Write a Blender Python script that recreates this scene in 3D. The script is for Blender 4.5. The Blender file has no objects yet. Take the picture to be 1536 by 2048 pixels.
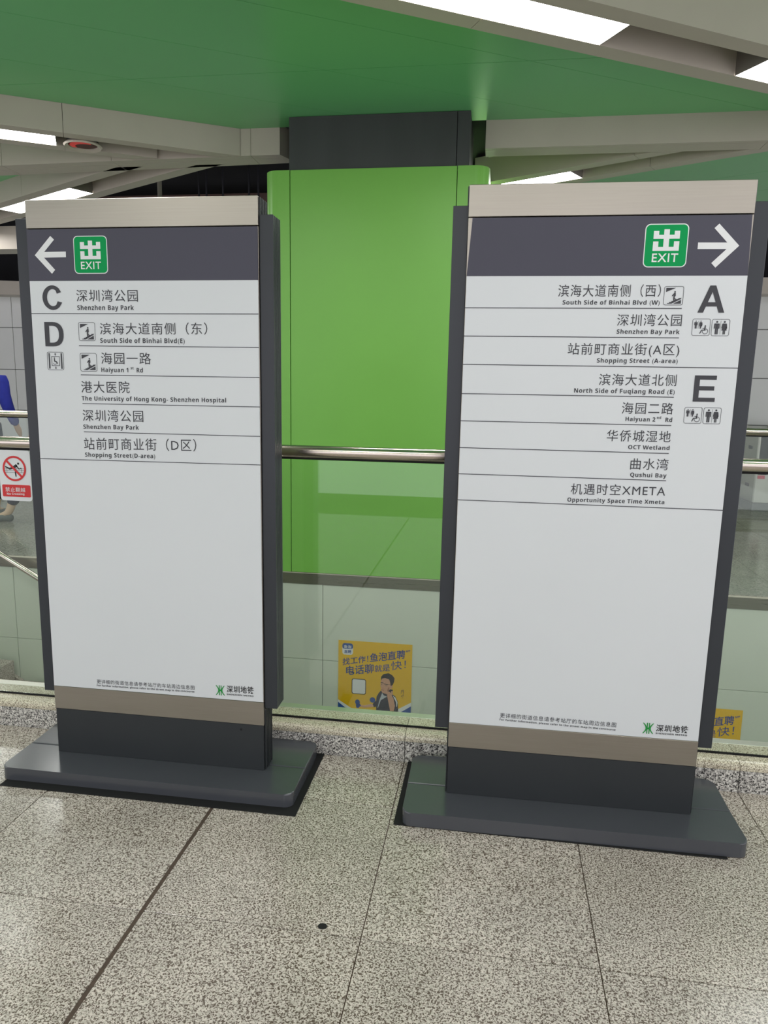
import bpy, bmesh, math, random
from mathutils import Vector, Matrix

random.seed(7)
SC = bpy.context.scene
COL = SC.collection

# ------------------------------------------------------------------ camera
F_PX, CAM_H = 1463.63, 1.4023
CR = Vector((0.98861409, 0.14945702, 0.01745806))
CU = Vector((-0.04202448, 0.16283321, 0.98575823))
CF = Vector((-0.14448573, 0.97526814, -0.16726006))
CO = Vector((0, 0, CAM_H))
cam = bpy.data.cameras.new('camera')
cam.sensor_fit = 'HORIZONTAL'; cam.sensor_width = 36
cam.lens = F_PX / 1536 * 36
cam.clip_start = .05; cam.clip_end = 200
camo = bpy.data.objects.new('camera', cam); COL.objects.link(camo)
m4 = Matrix.Identity(4)
for i in range(3):
    m4[i][0] = CR[i]; m4[i][1] = CU[i]; m4[i][2] = -CF[i]; m4[i][3] = CO[i]
camo.matrix_world = m4
SC.camera = camo
SC.view_settings.view_transform = 'Standard'
SC.view_settings.look = 'None'
SC.view_settings.gamma = 1
SC.view_settings.use_curve_mapping = False
SC.view_settings.exposure = 0.0

# ------------------------------------------------------------------ light
W = bpy.data.worlds.new('world'); SC.world = W; W.use_nodes = True
W.node_tree.nodes['Background'].inputs[0].default_value = (.985, .96, 1.03, 1)
W.node_tree.nodes['Background'].inputs[1].default_value = 1.45
LAMP = 22.0          # emission of the fluorescent ceiling diffusers
S_Z, G_Z = 3.065, 3.25

# ------------------------------------------------------------------ helpers
def ray(x, y):
    return CF + CR * ((x - 768) / F_PX) - CU * ((y - 1024) / F_PX)
def on_y(x, y, v):
    d = ray(x, y); return CO + d * (v / d.y)
def on_z(x, y, z):
    d = ray(x, y); return CO + d * ((z - CAM_H) / d.z)

def tag(o, label=None, cat=None, group=None, kind=None):
    if label: o['label'] = label
    if cat: o['category'] = cat
    if group: o['group'] = group
    if kind: o['kind'] = kind
    return o
def empty(name, loc=(0, 0, 0), label=None, cat=None, group=None, kind=None):
    o = bpy.data.objects.new(name, None); COL.objects.link(o); o.location = loc
    o.empty_display_size = .05
    o['wo'] = list(loc)
    return tag(o, label, cat, group, kind)
def link(name, me, mat, parent=None, loc=None):
    if mat is not None:
        me.materials.clear(); me.materials.append(mat)
    o = bpy.data.objects.new(name, me); COL.objects.link(o)
    if parent is not None:
        o.parent = parent
        o['wo'] = list(parent['wo'])
    else:
        o['wo'] = [0, 0, 0]
    if loc is not None:
        o.location = loc
    return o
def obj(name, bm, mat, parent=None, smooth=False, loc=None):
    """bm holds world coordinates; with a parent they become relative to the parent's origin"""
    me = bpy.data.meshes.new(name)
    bmesh.ops.recalc_face_normals(bm, faces=bm.faces[:])
    off = Vector(parent['wo']) if parent is not None else Vector(loc or (0, 0, 0))
    if off.length: bmesh.ops.translate(bm, verts=bm.verts[:], vec=-off)
    bm.to_mesh(me); bm.free()
    if smooth:
        for p in me.polygons: p.use_smooth = True
    o = link(name, me, mat, parent)
    if parent is None and loc is not None:
        o.location = loc; o['wo'] = list(loc)
    return o
def NB(): return bmesh.new()
def box(bm, a, b, bev=0, seg=1):
    x0, y0, z0 = a; x1, y1, z1 = b
    vs = [bm.verts.new(p) for p in ((x0,y0,z0),(x1,y0,z0),(x1,y1,z0),(x0,y1,z0),(x0,y0,z1),(x1,y0,z1),(x1,y1,z1),(x0,y1,z1))]
    fs = [bm.faces.new([vs[i] for i in f]) for f in ((3,2,1,0),(4,5,6,7),(0,1,5,4),(1,2,6,5),(2,3,7,6),(3,0,4,7))]
    if bev:
        es = list({e for f in fs for e in f.edges})
        bmesh.ops.bevel(bm, geom=es, offset=bev, segments=seg, profile=.5, affect='EDGES', clamp_overlap=True)
    return bm
def prism(bm, poly, z0, z1):
    n = len(poly)
    lo = [bm.verts.new((p[0], p[1], z0)) for p in poly]
    hi = [bm.verts.new((p[0], p[1], z1)) for p in poly]
    bm.faces.new(lo[::-1]); bm.faces.new(hi)
    for i in range(n):
        bm.faces.new((lo[i], lo[(i+1) % n], hi[(i+1) % n], hi[i]))
    return bm
def hull_prism(bm, front, back):
    """closed solid between two matching rings of 3D points"""
    n = len(front)
    a = [bm.verts.new(p) for p in front]; b = [bm.verts.new(p) for p in back]
    bm.faces.new(a); bm.faces.new(b[::-1])
    for i in range(n):
        bm.faces.new((a[i], b[i], b[(i+1) % n], a[(i+1) % n]))
    return bm
def tube(bm, p0, p1, r, seg=16, r2=None):
    p0 = Vector(p0); p1 = Vector(p1); d = (p1 - p0).normalized()
    a = d.orthogonal().normalized(); b = d.cross(a)
    r2 = r if r2 is None else r2
    c0 = [p0 + (a*math.cos(t) + b*math.sin(t))*r for t in [2*math.pi*i/seg for i in range(seg)]]
    c1 = [p1 + (a*math.cos(t) + b*math.sin(t))*r2 for t in [2*math.pi*i/seg for i in range(seg)]]
    return hull_prism(bm, c0, c1)
def clip(poly, nx, ny, c):
    """keep nx*x+ny*y <= c of a convex polygon"""
    out = []
    for i in range(len(poly)):
        p, q = poly[i], poly[(i+1) % len(poly)]
        dp = nx*p[0]+ny*p[1]-c; dq = nx*q[0]+ny*q[1]-c
        if dp <= 0: out.append(p)
        if dp*dq < 0:
            t = dp/(dp-dq); out.append((p[0]+(q[0]-p[0])*t, p[1]+(q[1]-p[1])*t))
    return out

# ------------------------------------------------------------------ materials
def mat(name, col, rough=.5, metal=0, spec=.5, coat=0, emit=0, emit_col=None):
    m = bpy.data.materials.new(name); m.use_nodes = True
    b = m.node_tree.nodes['Principled BSDF']
    b.inputs['Base Color'].default_value = (*col, 1)
    b.inputs['Roughness'].default_value = rough
    b.inputs['Metallic'].default_value = metal
    b.inputs['Specular IOR Level'].default_value = spec
    if coat:
        b.inputs['Coat Weight'].default_value = coat; b.inputs['Coat Roughness'].default_value = .08
    if emit:
        b.inputs['Emission Color'].default_value = (*(emit_col or col), 1)
        b.inputs['Emission Strength'].default_value = emit
    return m
def srgb(r, g, b):
    f = lambda c: (c/255/12.92) if c/255 <= .04045 else ((c/255+.055)/1.055)**2.4
    return (f(r), f(g), f(b))
def noisy(m, scale, amount, rough_amt=0, stretch=None, detail=4):
    """fine procedural variation of colour and roughness, in world position"""
    nt = m.node_tree; N = nt.nodes; L = nt.links; b = N['Principled BSDF']
    geo = N.new('ShaderNodeNewGeometry'); mp = N.new('ShaderNodeMapping')
    mp.inputs['Scale'].default_value = stretch or (1, 1, 1)
    nz = N.new('ShaderNodeTexNoise'); nz.inputs['Scale'].default_value = scale; nz.inputs['Detail'].default_value = detail
    L.new(geo.outputs['Position'], mp.inputs[0]); L.new(mp.outputs[0], nz.inputs['Vector'])
    mr = N.new('ShaderNodeMapRange'); mr.inputs['To Min'].default_value = 1-amount; mr.inputs['To Max'].default_value = 1+amount
    mr.inputs['From Min'].default_value = .2; mr.inputs['From Max'].default_value = .8
    L.new(nz.outputs['Fac'], mr.inputs['Value'])
    mx = N.new('ShaderNodeVectorMath'); mx.operation = 'SCALE'
    mx.inputs[0].default_value = b.inputs['Base Color'].default_value[:3]
    L.new(mr.outputs[0], mx.inputs['Scale']); L.new(mx.outputs[0], b.inputs['Base Color'])
    if rough_amt:
        r0 = b.inputs['Roughness'].default_value
        m2 = N.new('ShaderNodeMapRange'); m2.inputs['From Min'].default_value = .2; m2.inputs['From Max'].default_value = .8
        m2.inputs['To Min'].default_value = max(.02, r0-rough_amt); m2.inputs['To Max'].default_value = r0+rough_amt
        L.new(nz.outputs['Fac'], m2.inputs['Value']); L.new(m2.outputs[0], b.inputs['Roughness'])
    return m
def granite(name, base, dark, mid, scale, thr, rough=.25, per_object=True):
    m = bpy.data.materials.new(name); m.use_nodes = True
    nt = m.node_tree; N = nt.nodes; L = nt.links; b = N['Principled BSDF']
    geo = N.new('ShaderNodeNewGeometry')
    vec = geo.outputs['Position']
    if per_object:
        oi = N.new('ShaderNodeObjectInfo'); sc = N.new('ShaderNodeVectorMath'); sc.operation = 'SCALE'
        sc.inputs[0].default_value = (13, 7, 5); L.new(oi.outputs['Random'], sc.inputs['Scale'])
        ad = N.new('ShaderNodeVectorMath'); ad.operation = 'ADD'
        L.new(vec, ad.inputs[0]); L.new(sc.outputs[0], ad.inputs[1]); vec = ad.outputs[0]
    n1 = N.new('ShaderNodeTexNoise'); n1.inputs['Scale'].default_value = scale; n1.inputs['Detail'].default_value = 2.5
    n1.inputs['Roughness'].default_value = .6; n1.inputs['Distortion'].default_value = .6
    n2 = N.new('ShaderNodeTexNoise'); n2.inputs['Scale'].default_value = scale*.55; n2.inputs['Detail'].default_value = 2
    n3 = N.new('ShaderNodeTexNoise'); n3.inputs['Scale'].default_value = 3; n3.inputs['Detail'].default_value = 3
    for n in (n1, n2, n3): L.new(vec, n.inputs['Vector'])
    r1 = N.new('ShaderNodeMapRange'); r1.inputs['From Min'].default_value = thr-.018; r1.inputs['From Max'].default_value = thr+.022
    L.new(n1.outputs['Fac'], r1.inputs['Value'])
    r2 = N.new('ShaderNodeMapRange'); r2.inputs['From Min'].default_value = .44; r2.inputs['From Max'].default_value = .56
    L.new(n2.outputs['Fac'], r2.inputs['Value'])
    mA = N.new('ShaderNodeMix'); mA.data_type = 'RGBA'; mA.inputs['A'].default_value = (*mid, 1); mA.inputs['B'].default_value = (*base, 1)
    L.new(r2.outputs[0], mA.inputs['Factor'])
    mB = N.new('ShaderNodeMix'); mB.data_type = 'RGBA'; mB.inputs['A'].default_value = (*dark, 1)
    L.new(mA.outputs['Result'], mB.inputs['B']); L.new(r1.outputs[0], mB.inputs['Factor'])
    r3 = N.new('ShaderNodeMapRange'); r3.inputs['To Min'].default_value = .9; r3.inputs['To Max'].default_value = 1.08
    r3.inputs['From Min'].default_value = .35; r3.inputs['From Max'].default_value = .65
    L.new(n3.outputs['Fac'], r3.inputs['Value'])
    sc2 = N.new('ShaderNodeVectorMath'); sc2.operation = 'SCALE'
    L.new(mB.outputs['Result'], sc2.inputs[0]); L.new(r3.outputs[0], sc2.inputs['Scale'])
    L.new(sc2.outputs[0], b.inputs['Base Color'])
    b.inputs['Roughness'].default_value = rough
    return m

M = {}
M['granite'] = granite('floor granite', srgb(205, 195, 186), srgb(92, 80, 70), srgb(182, 174, 164), 220, .472, .2)
M['curb_face'] = granite('curb face granite', srgb(226, 223, 217), srgb(52, 50, 50), srgb(175, 171, 166), 185, .462, .3)
M['curb_top'] = granite('curb cap granite', srgb(226, 219, 198), srgb(118, 106, 88), srgb(208, 199, 178), 300, .455, .2)
M['far_floor'] = granite('far floor granite', srgb(176, 173, 162), srgb(112, 110, 102), srgb(156, 153, 142), 100, .42, .15)
M['joint'] = noisy(mat('floor joint', srgb(78, 62, 46), .9), 30, .25)
M['wide_joint'] = noisy(mat('expansion joint filler', srgb(74, 60, 50), .85), 60, .3)
M['charcoal'] = noisy(mat('charcoal powder coat', srgb(50, 53, 58), .3, 0, .35), 14, .03, .02)
M['charcoal_dark'] = noisy(mat('charcoal steel', srgb(46, 49, 52), .42, 0, .35), 9, .04, .02)
M['base'] = noisy(mat('charcoal base plate', srgb(70, 72, 78), .2, 0, .6), 10, .03, .02)
M['steel'] = noisy(mat('brushed steel', srgb(163, 157, 147), .34, 1), 220, .045, .05, (.02, 1, 1), 2)
M['bright_steel'] = noisy(mat('satin steel edge', srgb(222, 220, 212), .45, 1), 220, .03, .03, (.02, 1, 1), 2)
M['steel_dark'] = noisy(mat('stainless band', srgb(150, 146, 136), .3, 1), 160, .05, .05, (.02, 1, 1), 2)
M['tube'] = noisy(mat('polished stainless tube', srgb(206, 196, 184), .2, 1), 200, .03, .04, (.02, 1, 1), 2)
M['sheet'] = noisy(mat('matt white vinyl sheet', srgb(210, 213, 216), .5, 0, .35), 3, .012)
M['header'] = noisy(mat('slate vinyl header', srgb(74, 73, 85), .5, 0, .25), 4, .02)
M['ink'] = mat('dark slate ink', srgb(66, 66, 71), .6, 0, .3)
M['white_ink'] = mat('white vinyl', srgb(222, 223, 224), .5, 0, .3)
M['exit_green'] = mat('exit sign green', srgb(4, 146, 78), .5, 0, .15)
M['logo_green'] = mat('metro logo green', srgb(24, 140, 58), .5)
M['black_ink'] = mat('black ink', srgb(30, 30, 32), .5)
M['rubber'] = mat('black rubber', srgb(22, 22, 23), .75, 0, .3)
M['green_paint'] = noisy(mat('bright green enamel panel', srgb(122, 186, 82), .36, 0, .4), 2.5, .03, .03)
M['ceil_green'] = noisy(mat('green ceiling panel', srgb(112, 194, 124), .3, 0, .7), 2, .02)
M['cream'] = noisy(mat('cream painted metal', srgb(192, 184, 170), .4, 0, .45), 5, .03, .05)
M['slot'] = noisy(mat('light slot lining', srgb(120, 115, 106), .6), 4, .05)
M['dark_box'] = noisy(mat('dark grey column casing', srgb(66, 68, 68), .5, 0, .4), 6, .12, .05, (1, 1, .15))
M['black'] = noisy(mat('black ceiling void', srgb(20, 20, 24), .9), 3, .3)
M['duct'] = noisy(mat('dark duct', srgb(32, 32, 40), .7), 4, .2)
M['brown'] = noisy(mat('brown beam', srgb(92, 68, 62), .7), 5, .15)
M['grey_ceiling'] = noisy(mat('grey ceiling panel', srgb(150, 145, 138), .5), 3, .04)
M['tile'] = noisy(mat('glazed grey green wall panel', srgb(206, 214, 200), .16, 0, .5), 1.5, .03, .02)
M['wall_panel'] = noisy(mat('pale enamel wall panel', srgb(228, 230, 226), .2, 0, .5), 1.2, .04, .03)
M['grout'] = mat('dark grout', srgb(60, 62, 58), .9)
M['lamp'] = mat('lit diffuser', (1, 1, 1), .5, emit=LAMP, emit_col=(1, .975, .965))
M['housing'] = mat('lamp housing', srgb(210, 208, 204), .5)
M['red'] = mat('sign red', srgb(206, 38, 40), .45)
M['sign_white'] = mat('white plastic plate', srgb(222, 224, 226), .4)
M['yellow'] = noisy(mat('yellow poster paper', srgb(226, 180, 0), .5, 0, .3), 4, .03)
M['poster_blue'] = mat('navy poster ink', srgb(28, 60, 130), .5)
M['poster_blue2'] = mat('deep blue print', srgb(20, 74, 150), .5)
M['skin_print'] = mat('printed skin', srgb(206, 156, 128), .5)
M['skin_print_dark'] = mat('printed skin shade', srgb(160, 108, 84), .5)
M['navy_print'] = mat('printed navy jacket', srgb(22, 28, 52), .5)
M['hair_print'] = mat('printed black hair', srgb(18, 17, 18), .5)
M['shirt_print'] = mat('printed pale shirt', srgb(180, 186, 194), .5)
M['skin'] = mat('skin', srgb(222, 186, 160), .55)
M['blue_cloth'] = noisy(mat('cobalt jacket', srgb(36, 46, 150), .85), 12, .2)
M['navy_cloth'] = mat('navy trousers', srgb(34, 40, 62), .85)
M['grey_cloth'] = mat('grey jacket', srgb(110, 112, 116), .85)
M['hair'] = mat('dark hair', srgb(30, 24, 24), .6)
M['shoe_grey'] = mat('grey shoe', srgb(92, 98, 98), .7)
M['shoe_red'] = mat('red shoe', srgb(170, 70, 76), .7)
M['gate'] = noisy(mat('gate cabinet steel', srgb(196, 194, 184), .35, .6), 20, .04)
M['gate_dark'] = mat('gate smoked end', srgb(30, 33, 33), .5, 0, .2)
M['gate_plinth'] = mat('gate plinth', srgb(96, 100, 96), .5)
M['gate_brown'] = mat('gate brown flap', srgb(150, 120, 104), .4)
M['led'] = mat('red led', srgb(170, 30, 50), .4, emit=.25)
M['speaker_mesh'] = mat('dark reddish mesh', srgb(96, 62, 56), .6)
M['reflected_red'] = mat('red reflection painted on the speaker', srgb(190, 60, 50), .4, emit=.25, emit_col=srgb(225, 50, 45))  # reflected red put into the colour and emission

def glass_mat():
    m = bpy.data.materials.new('balustrade glass'); m.use_nodes = True
    nt = m.node_tree; N = nt.nodes; L = nt.links
    for n in list(N):
        if n.type != 'OUTPUT_MATERIAL': N.remove(n)
    out = N['Material Output'] if 'Material Output' in N else N.new('ShaderNodeOutputMaterial')
    tr = N.new('ShaderNodeBsdfTransparent'); tr.inputs[0].default_value = (.955, .975, .96, 1)
    gl = N.new('ShaderNodeBsdfGlossy'); gl.inputs['Roughness'].default_value = .015; gl.inputs[0].default_value = (.9, .95, .92, 1)
    lw = N.new('ShaderNodeLayerWeight'); lw.inputs['Blend'].default_value = .5
    pw = N.new('ShaderNodeMath'); pw.operation = 'POWER'; pw.inputs[1].default_value = 5; L.new(lw.outputs['Facing'], pw.inputs[0])
    fr = N.new('ShaderNodeMath'); fr.operation = 'MULTIPLY_ADD'; fr.inputs[1].default_value = .95; fr.inputs[2].default_value = .045
    L.new(pw.outputs[0], fr.inputs[0])
    mx = N.new('ShaderNodeMixShader')
    L.new(fr.outputs[0], mx.inputs[0]); L.new(tr.outputs[0], mx.inputs[1]); L.new(gl.outputs[0], mx.inputs[2])
    L.new(mx.outputs[0], out.inputs['Surface'])
    return m
M['glass'] = glass_mat()

# =================================================================== STRUCTURE
VC = 2.577                      # front face of the granite curb
VG = 2.65                       # glass plane
VW = 5.285                      # face of the opposite slab edge / stairwell wall
UX = [-.8862 + .6*k for k in range(-8, 9)]
UJ = -.8862                     # the wide expansion joint

# near floor: slab + tiles
bm = NB(); box(bm, (-7.5, -4.2, -.30), (5.5, VC, -.004))
floor = obj('floor', bm, M['joint']); tag(floor, kind='structure')
def tile_mesh(w, d, t, nm, bev=.0012):
    b = NB(); box(b, (-w/2, -d/2, -t), (w/2, d/2, 0), bev)
    bmesh.ops.recalc_face_normals(b, faces=b.faces[:])
    me = bpy.data.meshes.new(nm); b.to_mesh(me); b.free(); me.materials.append(M['granite']); return me
rows = []
v1 = 2.2615
rows.append((v1+.001, VC-.002))
v = v1
while v > -2.6:
    rows.append((v-.6084+.001, v-.001)); v -= .6084
cache = {}
for (a, b_) in rows:
    for k in range(len(UX)-1):
        u0, u1 = UX[k], UX[k+1]
        g0 = .006 if abs(u0-UJ) < 1e-6 else .0012
        g1 = .006 if abs(u1-UJ) < 1e-6 else .0012
        u0 += g0; u1 -= g1
        key = (round(u1-u0, 4), round(b_-a, 4))
        if key not in cache: cache[key] = tile_mesh(key[0], key[1], .004, 'floor_tile')
        link('floor_tile', cache[key], None, floor, ((u0+u1)/2, (a+b_)/2, 0))
bm = NB(); box(bm, (UJ-.0055, -3, -.0045), (UJ+.0055, VC-.002, -.0015))
obj('expansion_joint', bm, M['wide_joint'], floor)

# far concourse floor
bm = NB(); box(bm, (-13, VW+.03, -.6), (8.5, 13, -.004))
ffloor = obj('floor', bm, M['joint']); tag(ffloor, kind='structure')
b = NB(); box(b, (-.298, -.298, -.004), (.298, .298, 0)); tm = bpy.data.meshes.new('far_tile'); b.to_mesh(tm); b.free(); tm.materials.append(M['far_floor'])
for i in range(27):
    u = -11.4 + .6*i
    for j in range(0, 11):
        link('floor_tile', tm, None, ffloor, (u, 5.63+.6*j, 0))

# granite curb
curb = empty('granite_curb', (-.286, VC, 0), 'speckled granite curb of paired face and cap stones under the near glass balustrade', 'curb')
cj = [-.2862+1.2*k for k in range(-6, 6)]
for k in range(len(cj)-1):
    u0, u1 = cj[k]+.001, cj[k+1]-.001
    bm = NB(); box(bm, (u0, VC, -.004), (u1, VC+.10, .0805), .0008); obj('face_stone', bm, M['curb_face'], curb)
    bm = NB()
    prof = [(VC, .082), (VC, .094), (VC+.004, .102), (VC+.012, .108), (VC+.022, .110), (2.725, .110), (2.725, .082)]
    hull_prism(bm, [(u0, p[0], p[1]) for p in prof], [(u1, p[0], p[1]) for p in prof])
    obj('cap_stone', bm, M['curb_top'], curb)
bm = NB(); box(bm, (cj[0], 2.7255, .03), (cj[-1], 2.765, .111), .001); obj('steel_edge_strip', bm, M['bright_steel'], curb)
bm = NB(); box(bm, (cj[0], VC+.11, -.3), (cj[-1], 2.72, .08)); obj('curb_core', bm, M['joint'], curb)
# near slab edge going down into the stairwell
bm = NB(); box(bm, (-7.5, 2.58, -4.2), (5.5, 2.76, -.302)); tag(obj('wall_near_stairwell', bm, M['tile']), kind='structure')

# opposite stairwell wall with panels
bm = NB(); box(bm, (-13, VW+.012, -4.2), (8.5, VW+.2, -.09))
swall = obj('wall_stairwell', bm, M['grout']); tag(swall, kind='structure')
pj = [-1.245 + 1.2925*k for k in range(-5, 6)]
zr = [-.087, -.692, -1.296, -1.9, -2.504, -3.108, -3.712]
b = NB(); box(b, (-.6442, 0, -.3005), (.6442, .014, .3005), .0015); pm = bpy.data.meshes.new('wall_tile'); bmesh.ops.recalc_face_normals(b, faces=b.faces[:]); b.to_mesh(pm); b.free(); pm.materials.append(M['tile'])
for k in range(len(pj)-1):
    for r in range(len(zr)-1):
        link('wall_tile', pm, None, swall, ((pj[k]+pj[k+1])/2, VW, (zr[r]+zr[r+1])/2))
bm = NB(); box(bm, (-13, VW-.006, -.086), (8.5, VW+.03, -.004), .001)
tag(obj('trim_1', bm, M['steel_dark']), kind='structure')
bm = NB(); box(bm, (-13, VW-.004, -.004), (8.5, VW+.03, .0005), .0005)
tag(obj('trim_2', bm, M['cream']), kind='structure')
# void bottom
bm = NB(); box(bm, (-13, 2.4, -4.4), (8.5, 5.6, -4.2)); tag(obj('floor', bm, M['far_floor']), kind='structure')

bm = NB(); box(bm, (-7.5, 2.77, -.3), (-5.62, VW-.008, -.012)); tag(obj('floor', bm, M['far_floor']), kind='structure')
bm = NB(); box(bm, (-7.7, 2.6, -4.2), (-7.52, 5.28, -.02)); tag(obj('wall_left_stairwell', bm, M['tile']), kind='structure')
# staircase in the void, running down to the right
stair = empty('staircase', (-4.0, 4, -1.0), 'granite stair run descending to the right below the glass balustrade', 'stairs')
for i in range(20):
    u = -5.6 + .29*i; z = -.02-.17*i
    bm = NB(); box(bm, (u, 2.82, z-.17), (u+.30, VW-.04, z), .003); obj('step', bm, M['granite'], stair)
# skirting stringer along the wall
bm = NB()
pts = [(-5.6, -.02), (-5.6, .0), (-.2, -3.16), (-.2, -3.4)]
zz = lambda u: -.93-(u+4.0)*.60
hull_prism(bm, [(-5.5, VW-.035, zz(-5.5)), (-.4, VW-.035, zz(-.4)), (-.4, VW-.035, zz(-.4)-.3), (-5.5, VW-.035, zz(-5.5)-.3)],
               [(-5.5, VW-.002, zz(-5.5)), (-.4, VW-.002, zz(-.4)), (-.4, VW-.002, zz(-.4)-.3), (-5.5, VW-.002, zz(-5.5)-.3)])
obj('skirting_slab', bm, M['granite'], stair)
# sloped stair handrail
h0 = on_y(0, 1108, 5.19); h1 = on_y(68, 1151, 5.19)
sl = (h1.z-h0.z)/(h1.x-h0.x)
hr = empty('stair_handrail', (-4, 5.19, 0), 'round stainless stair handrail sloping down beside the no crossing plate', 'handrail')
ua, ub = -5.2, -1.0
P = lambda u, dz=0, v=5.19: (u, v, h0.z+(u-h0.x)*sl+dz)
bm = NB(); tube(bm, P(ua), P(ub), .023, 20); obj('rail_tube', bm, M['tube'], hr, True)
for u in (-4.9, -3.45, -2.2, -1.2):
    bm = NB(); tube(bm, P(u, -.02), P(u, -.07), .008, 10); tube(bm, P(u, -.066), P(u, -.066, VW), .008, 10); obj('wall_bracket', bm, M['steel'], hr)

# far walls
def panel_wall(name, u0, u1, v, joints_u, joints_z, z0, z1, m):
    bm = NB(); box(bm, (u0, v+.02, z0), (u1, v+.2, z1))
    w = obj(name, bm, M['grout']); tag(w, kind='structure')
    cache = {}
    for a, b_ in zip(joints_u[:-1], joints_u[1:]):
        for c, d in zip(joints_z[:-1], joints_z[1:]):
            k = (round(b_-a, 3), round(d-c, 3))
            if k not in cache:
                t = NB(); box(t, (-k[0]/2+.004, 0, -k[1]/2+.004), (k[0]/2-.004, .02, k[1]/2-.004), .002)
                bmesh.ops.recalc_face_normals(t, faces=t.faces[:])
                me = bpy.data.meshes.new('wall_panel'); t.to_mesh(me); t.free(); me.materials.append(m); cache[k] = me
            link('wall_panel', cache[k], None, w, ((a+b_)/2, v, (c+d)/2))
    return w
panel_wall('wall_far_left', -14, -1.0, 12, [-8.38+1.2*k for k in range(-4, 7)], [.0, .90, 1.61, 2.325, 3.0], 0, 3.0, M['wall_panel'])
panel_wall('wall_far_right', -.9, 8.4, 11, [.3+1.2*k for k in range(-1, 7)], [.0, .315, .975, 1.622, 2.283, 2.75], 0, 2.75, M['wall_panel'])
# cream bulkheads
bm = NB()
hull_prism(bm, [(-14, 11.6, 3.22), (-5.5, 11.6, 2.98), (-5.5, 11.6, 2.76), (-14, 11.6, 2.99)], [(-14, 12.0, 3.22), (-5.5, 12, 2.98), (-5.5, 12, 2.76), (-14, 12, 2.99)])
tag(obj('trim_3', bm, M['cream']), kind='structure')
bm = NB(); box(bm, (0, 10.7, 2.72), (8.4, 11.0, 2.93)); tag(obj('trim_4', bm, M['cream']), kind='structure')
bm = NB(); box(bm, (-10, 8.0, 2.91), (-4.9, 8.25, 3.14)); box(bm, (-10, 7.97, 2.885), (-4.9, 8.28, 2.915)); tag(obj('trim_5', bm, M['cream']), kind='structure')
bm = NB(); box(bm, (-5.2, 9.0, 3.5), (-1.4, 9.2, 3.69)); tag(obj('trim_6', bm, M['brown']), kind='structure')

# dark void closing walls above the far walls
bm = NB(); box(bm, (-14, 12.6, 2.6), (9, 12.8, 4.6)); tag(obj('wall_far_void', bm, M['black']), kind='structure')
bm = NB(); box(bm, (-14.2, 5.6, 0), (-14.0, 12.8, 4.6)); tag(obj('wall_left_void', bm, M['wall_panel']), kind='structure')
# =================================================================== CEILING
C3, S3 = math.cos(math.radians(30)), math.sin(math.radians(30))
# direction +30: along (C3,S3); offset c = S3*u - C3*v
def strip(c0, c1, s0, s1, sgn=1):
    """rectangle in plan: c between c0 and c1 across, s along; sgn=+1 for +30 deg, -1 for -30 deg beams"""
    out = []
    for c, s in ((c0, s0), (c1, s0), (c1, s1), (c0, s1)):
        if sgn > 0: out.append((S3*c+C3*s, -C3*c+S3*s))
        else: out.append((S3*c+C3*s, C3*c-S3*s))
    return out
bm = NB(); box(bm, (-14, 5.52, 4.6), (9, 13, 4.7))
ceil = obj('ceiling', bm, M['black']); tag(ceil, kind='structure')
VF = 5.515
# green panels of the triangular cell in front of the column
bounds = [-5.74, -5.14, -4.525, -3.93, -3.355]
for a, b_ in zip(bounds[:-1], bounds[1:]):
    p = strip(a+.0015, b_-.0015, -7, 5)
    p = clip(p, 0, 1, VF)
    for q in (clip(p, 0, 1, 4.598), clip(p, 0, -1, -4.602)):
        if len(q) >= 3:
            bm = NB(); prism(bm, q, G_Z, G_Z+.02); obj('ceiling_panel', bm, M['ceil_green'], ceil)
bm = NB(); prism(bm, clip(strip(-5.75, -3.34, -7, 5), 0, 1, VF+.02), G_Z+.0205, G_Z+.03); obj('panel_backing', bm, M['black'], ceil)
# cells on the camera side
for c0, c1 in ((-2.93, -.55), (-.12, 2.27)):
    n = 4
    for i in range(n):
        a = c0+(c1-c0)*i/n; b_ = c0+(c1-c0)*(i+1)/n
        q = clip(strip(a+.0015, b_-.0015, -7, 6), 0, 1, VF)
        bm = NB(); prism(bm, q, 3.46, 3.48); obj('ceiling_panel', bm, M['ceil_green'], ceil)
# cell left of the left beam (between it and the straight beam)
q = clip(strip(-9.5, -6.17, -9, 2), 0, 1, 5.6)
bm = NB(); prism(bm, q, G_Z, G_Z+.02); obj('ceiling_panel', bm, M['ceil_green'], ceil)
# green cell beyond the straight beam on the left: u,v with c2 < 3.44
q = clip([(-9, 5.7), (-1.5, 5.7), (-1.5, 9), (-9, 12)], S3, C3, 3.44)
bm = NB(); prism(bm, q, G_Z, G_Z+.02); obj('ceiling_panel', bm, M['ceil_green'], ceil)
# small cell between straight beam and right -30 beam
q = clip([(-.14, 5.70), (3.5, 5.70), (3.5, 8), (-.14, 8)], S3, C3, 5.435)
bm = NB(); prism(bm, q, G_Z, G_Z+.02); obj('ceiling_panel', bm, M['cream'], ceil)
# green panels beyond the right -30 beam
for a, b_ in ((5.88, 6.48), (6.48, 7.09), (7.09, 7.70), (7.70, 8.3), (8.3, 9.0)):
    for s0, s1 in ((-6, -3.2), (-3.2, -1.4), (-1.4, 3), (3, 6)):
        q = clip(strip(a+.002, b_-.002, s0+.002, s1-.002, -1), 0, -1, -5.70)
        if q: q = clip(q, -1, 0, -.25)
        if len(q) >= 3:
            bm = NB(); prism(bm, q, G_Z, G_Z+.02); obj('ceiling_panel', bm, M['ceil_green'], ceil)
# plenum closure above all panels, so nothing shows through slots
bm = NB(); prism(bm, [(-9, -5), (7, -5), (7, 5.6), (-9, 5.6)], 3.62, 3.66); obj('plenum_deck', bm, M['black'], ceil)

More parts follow.
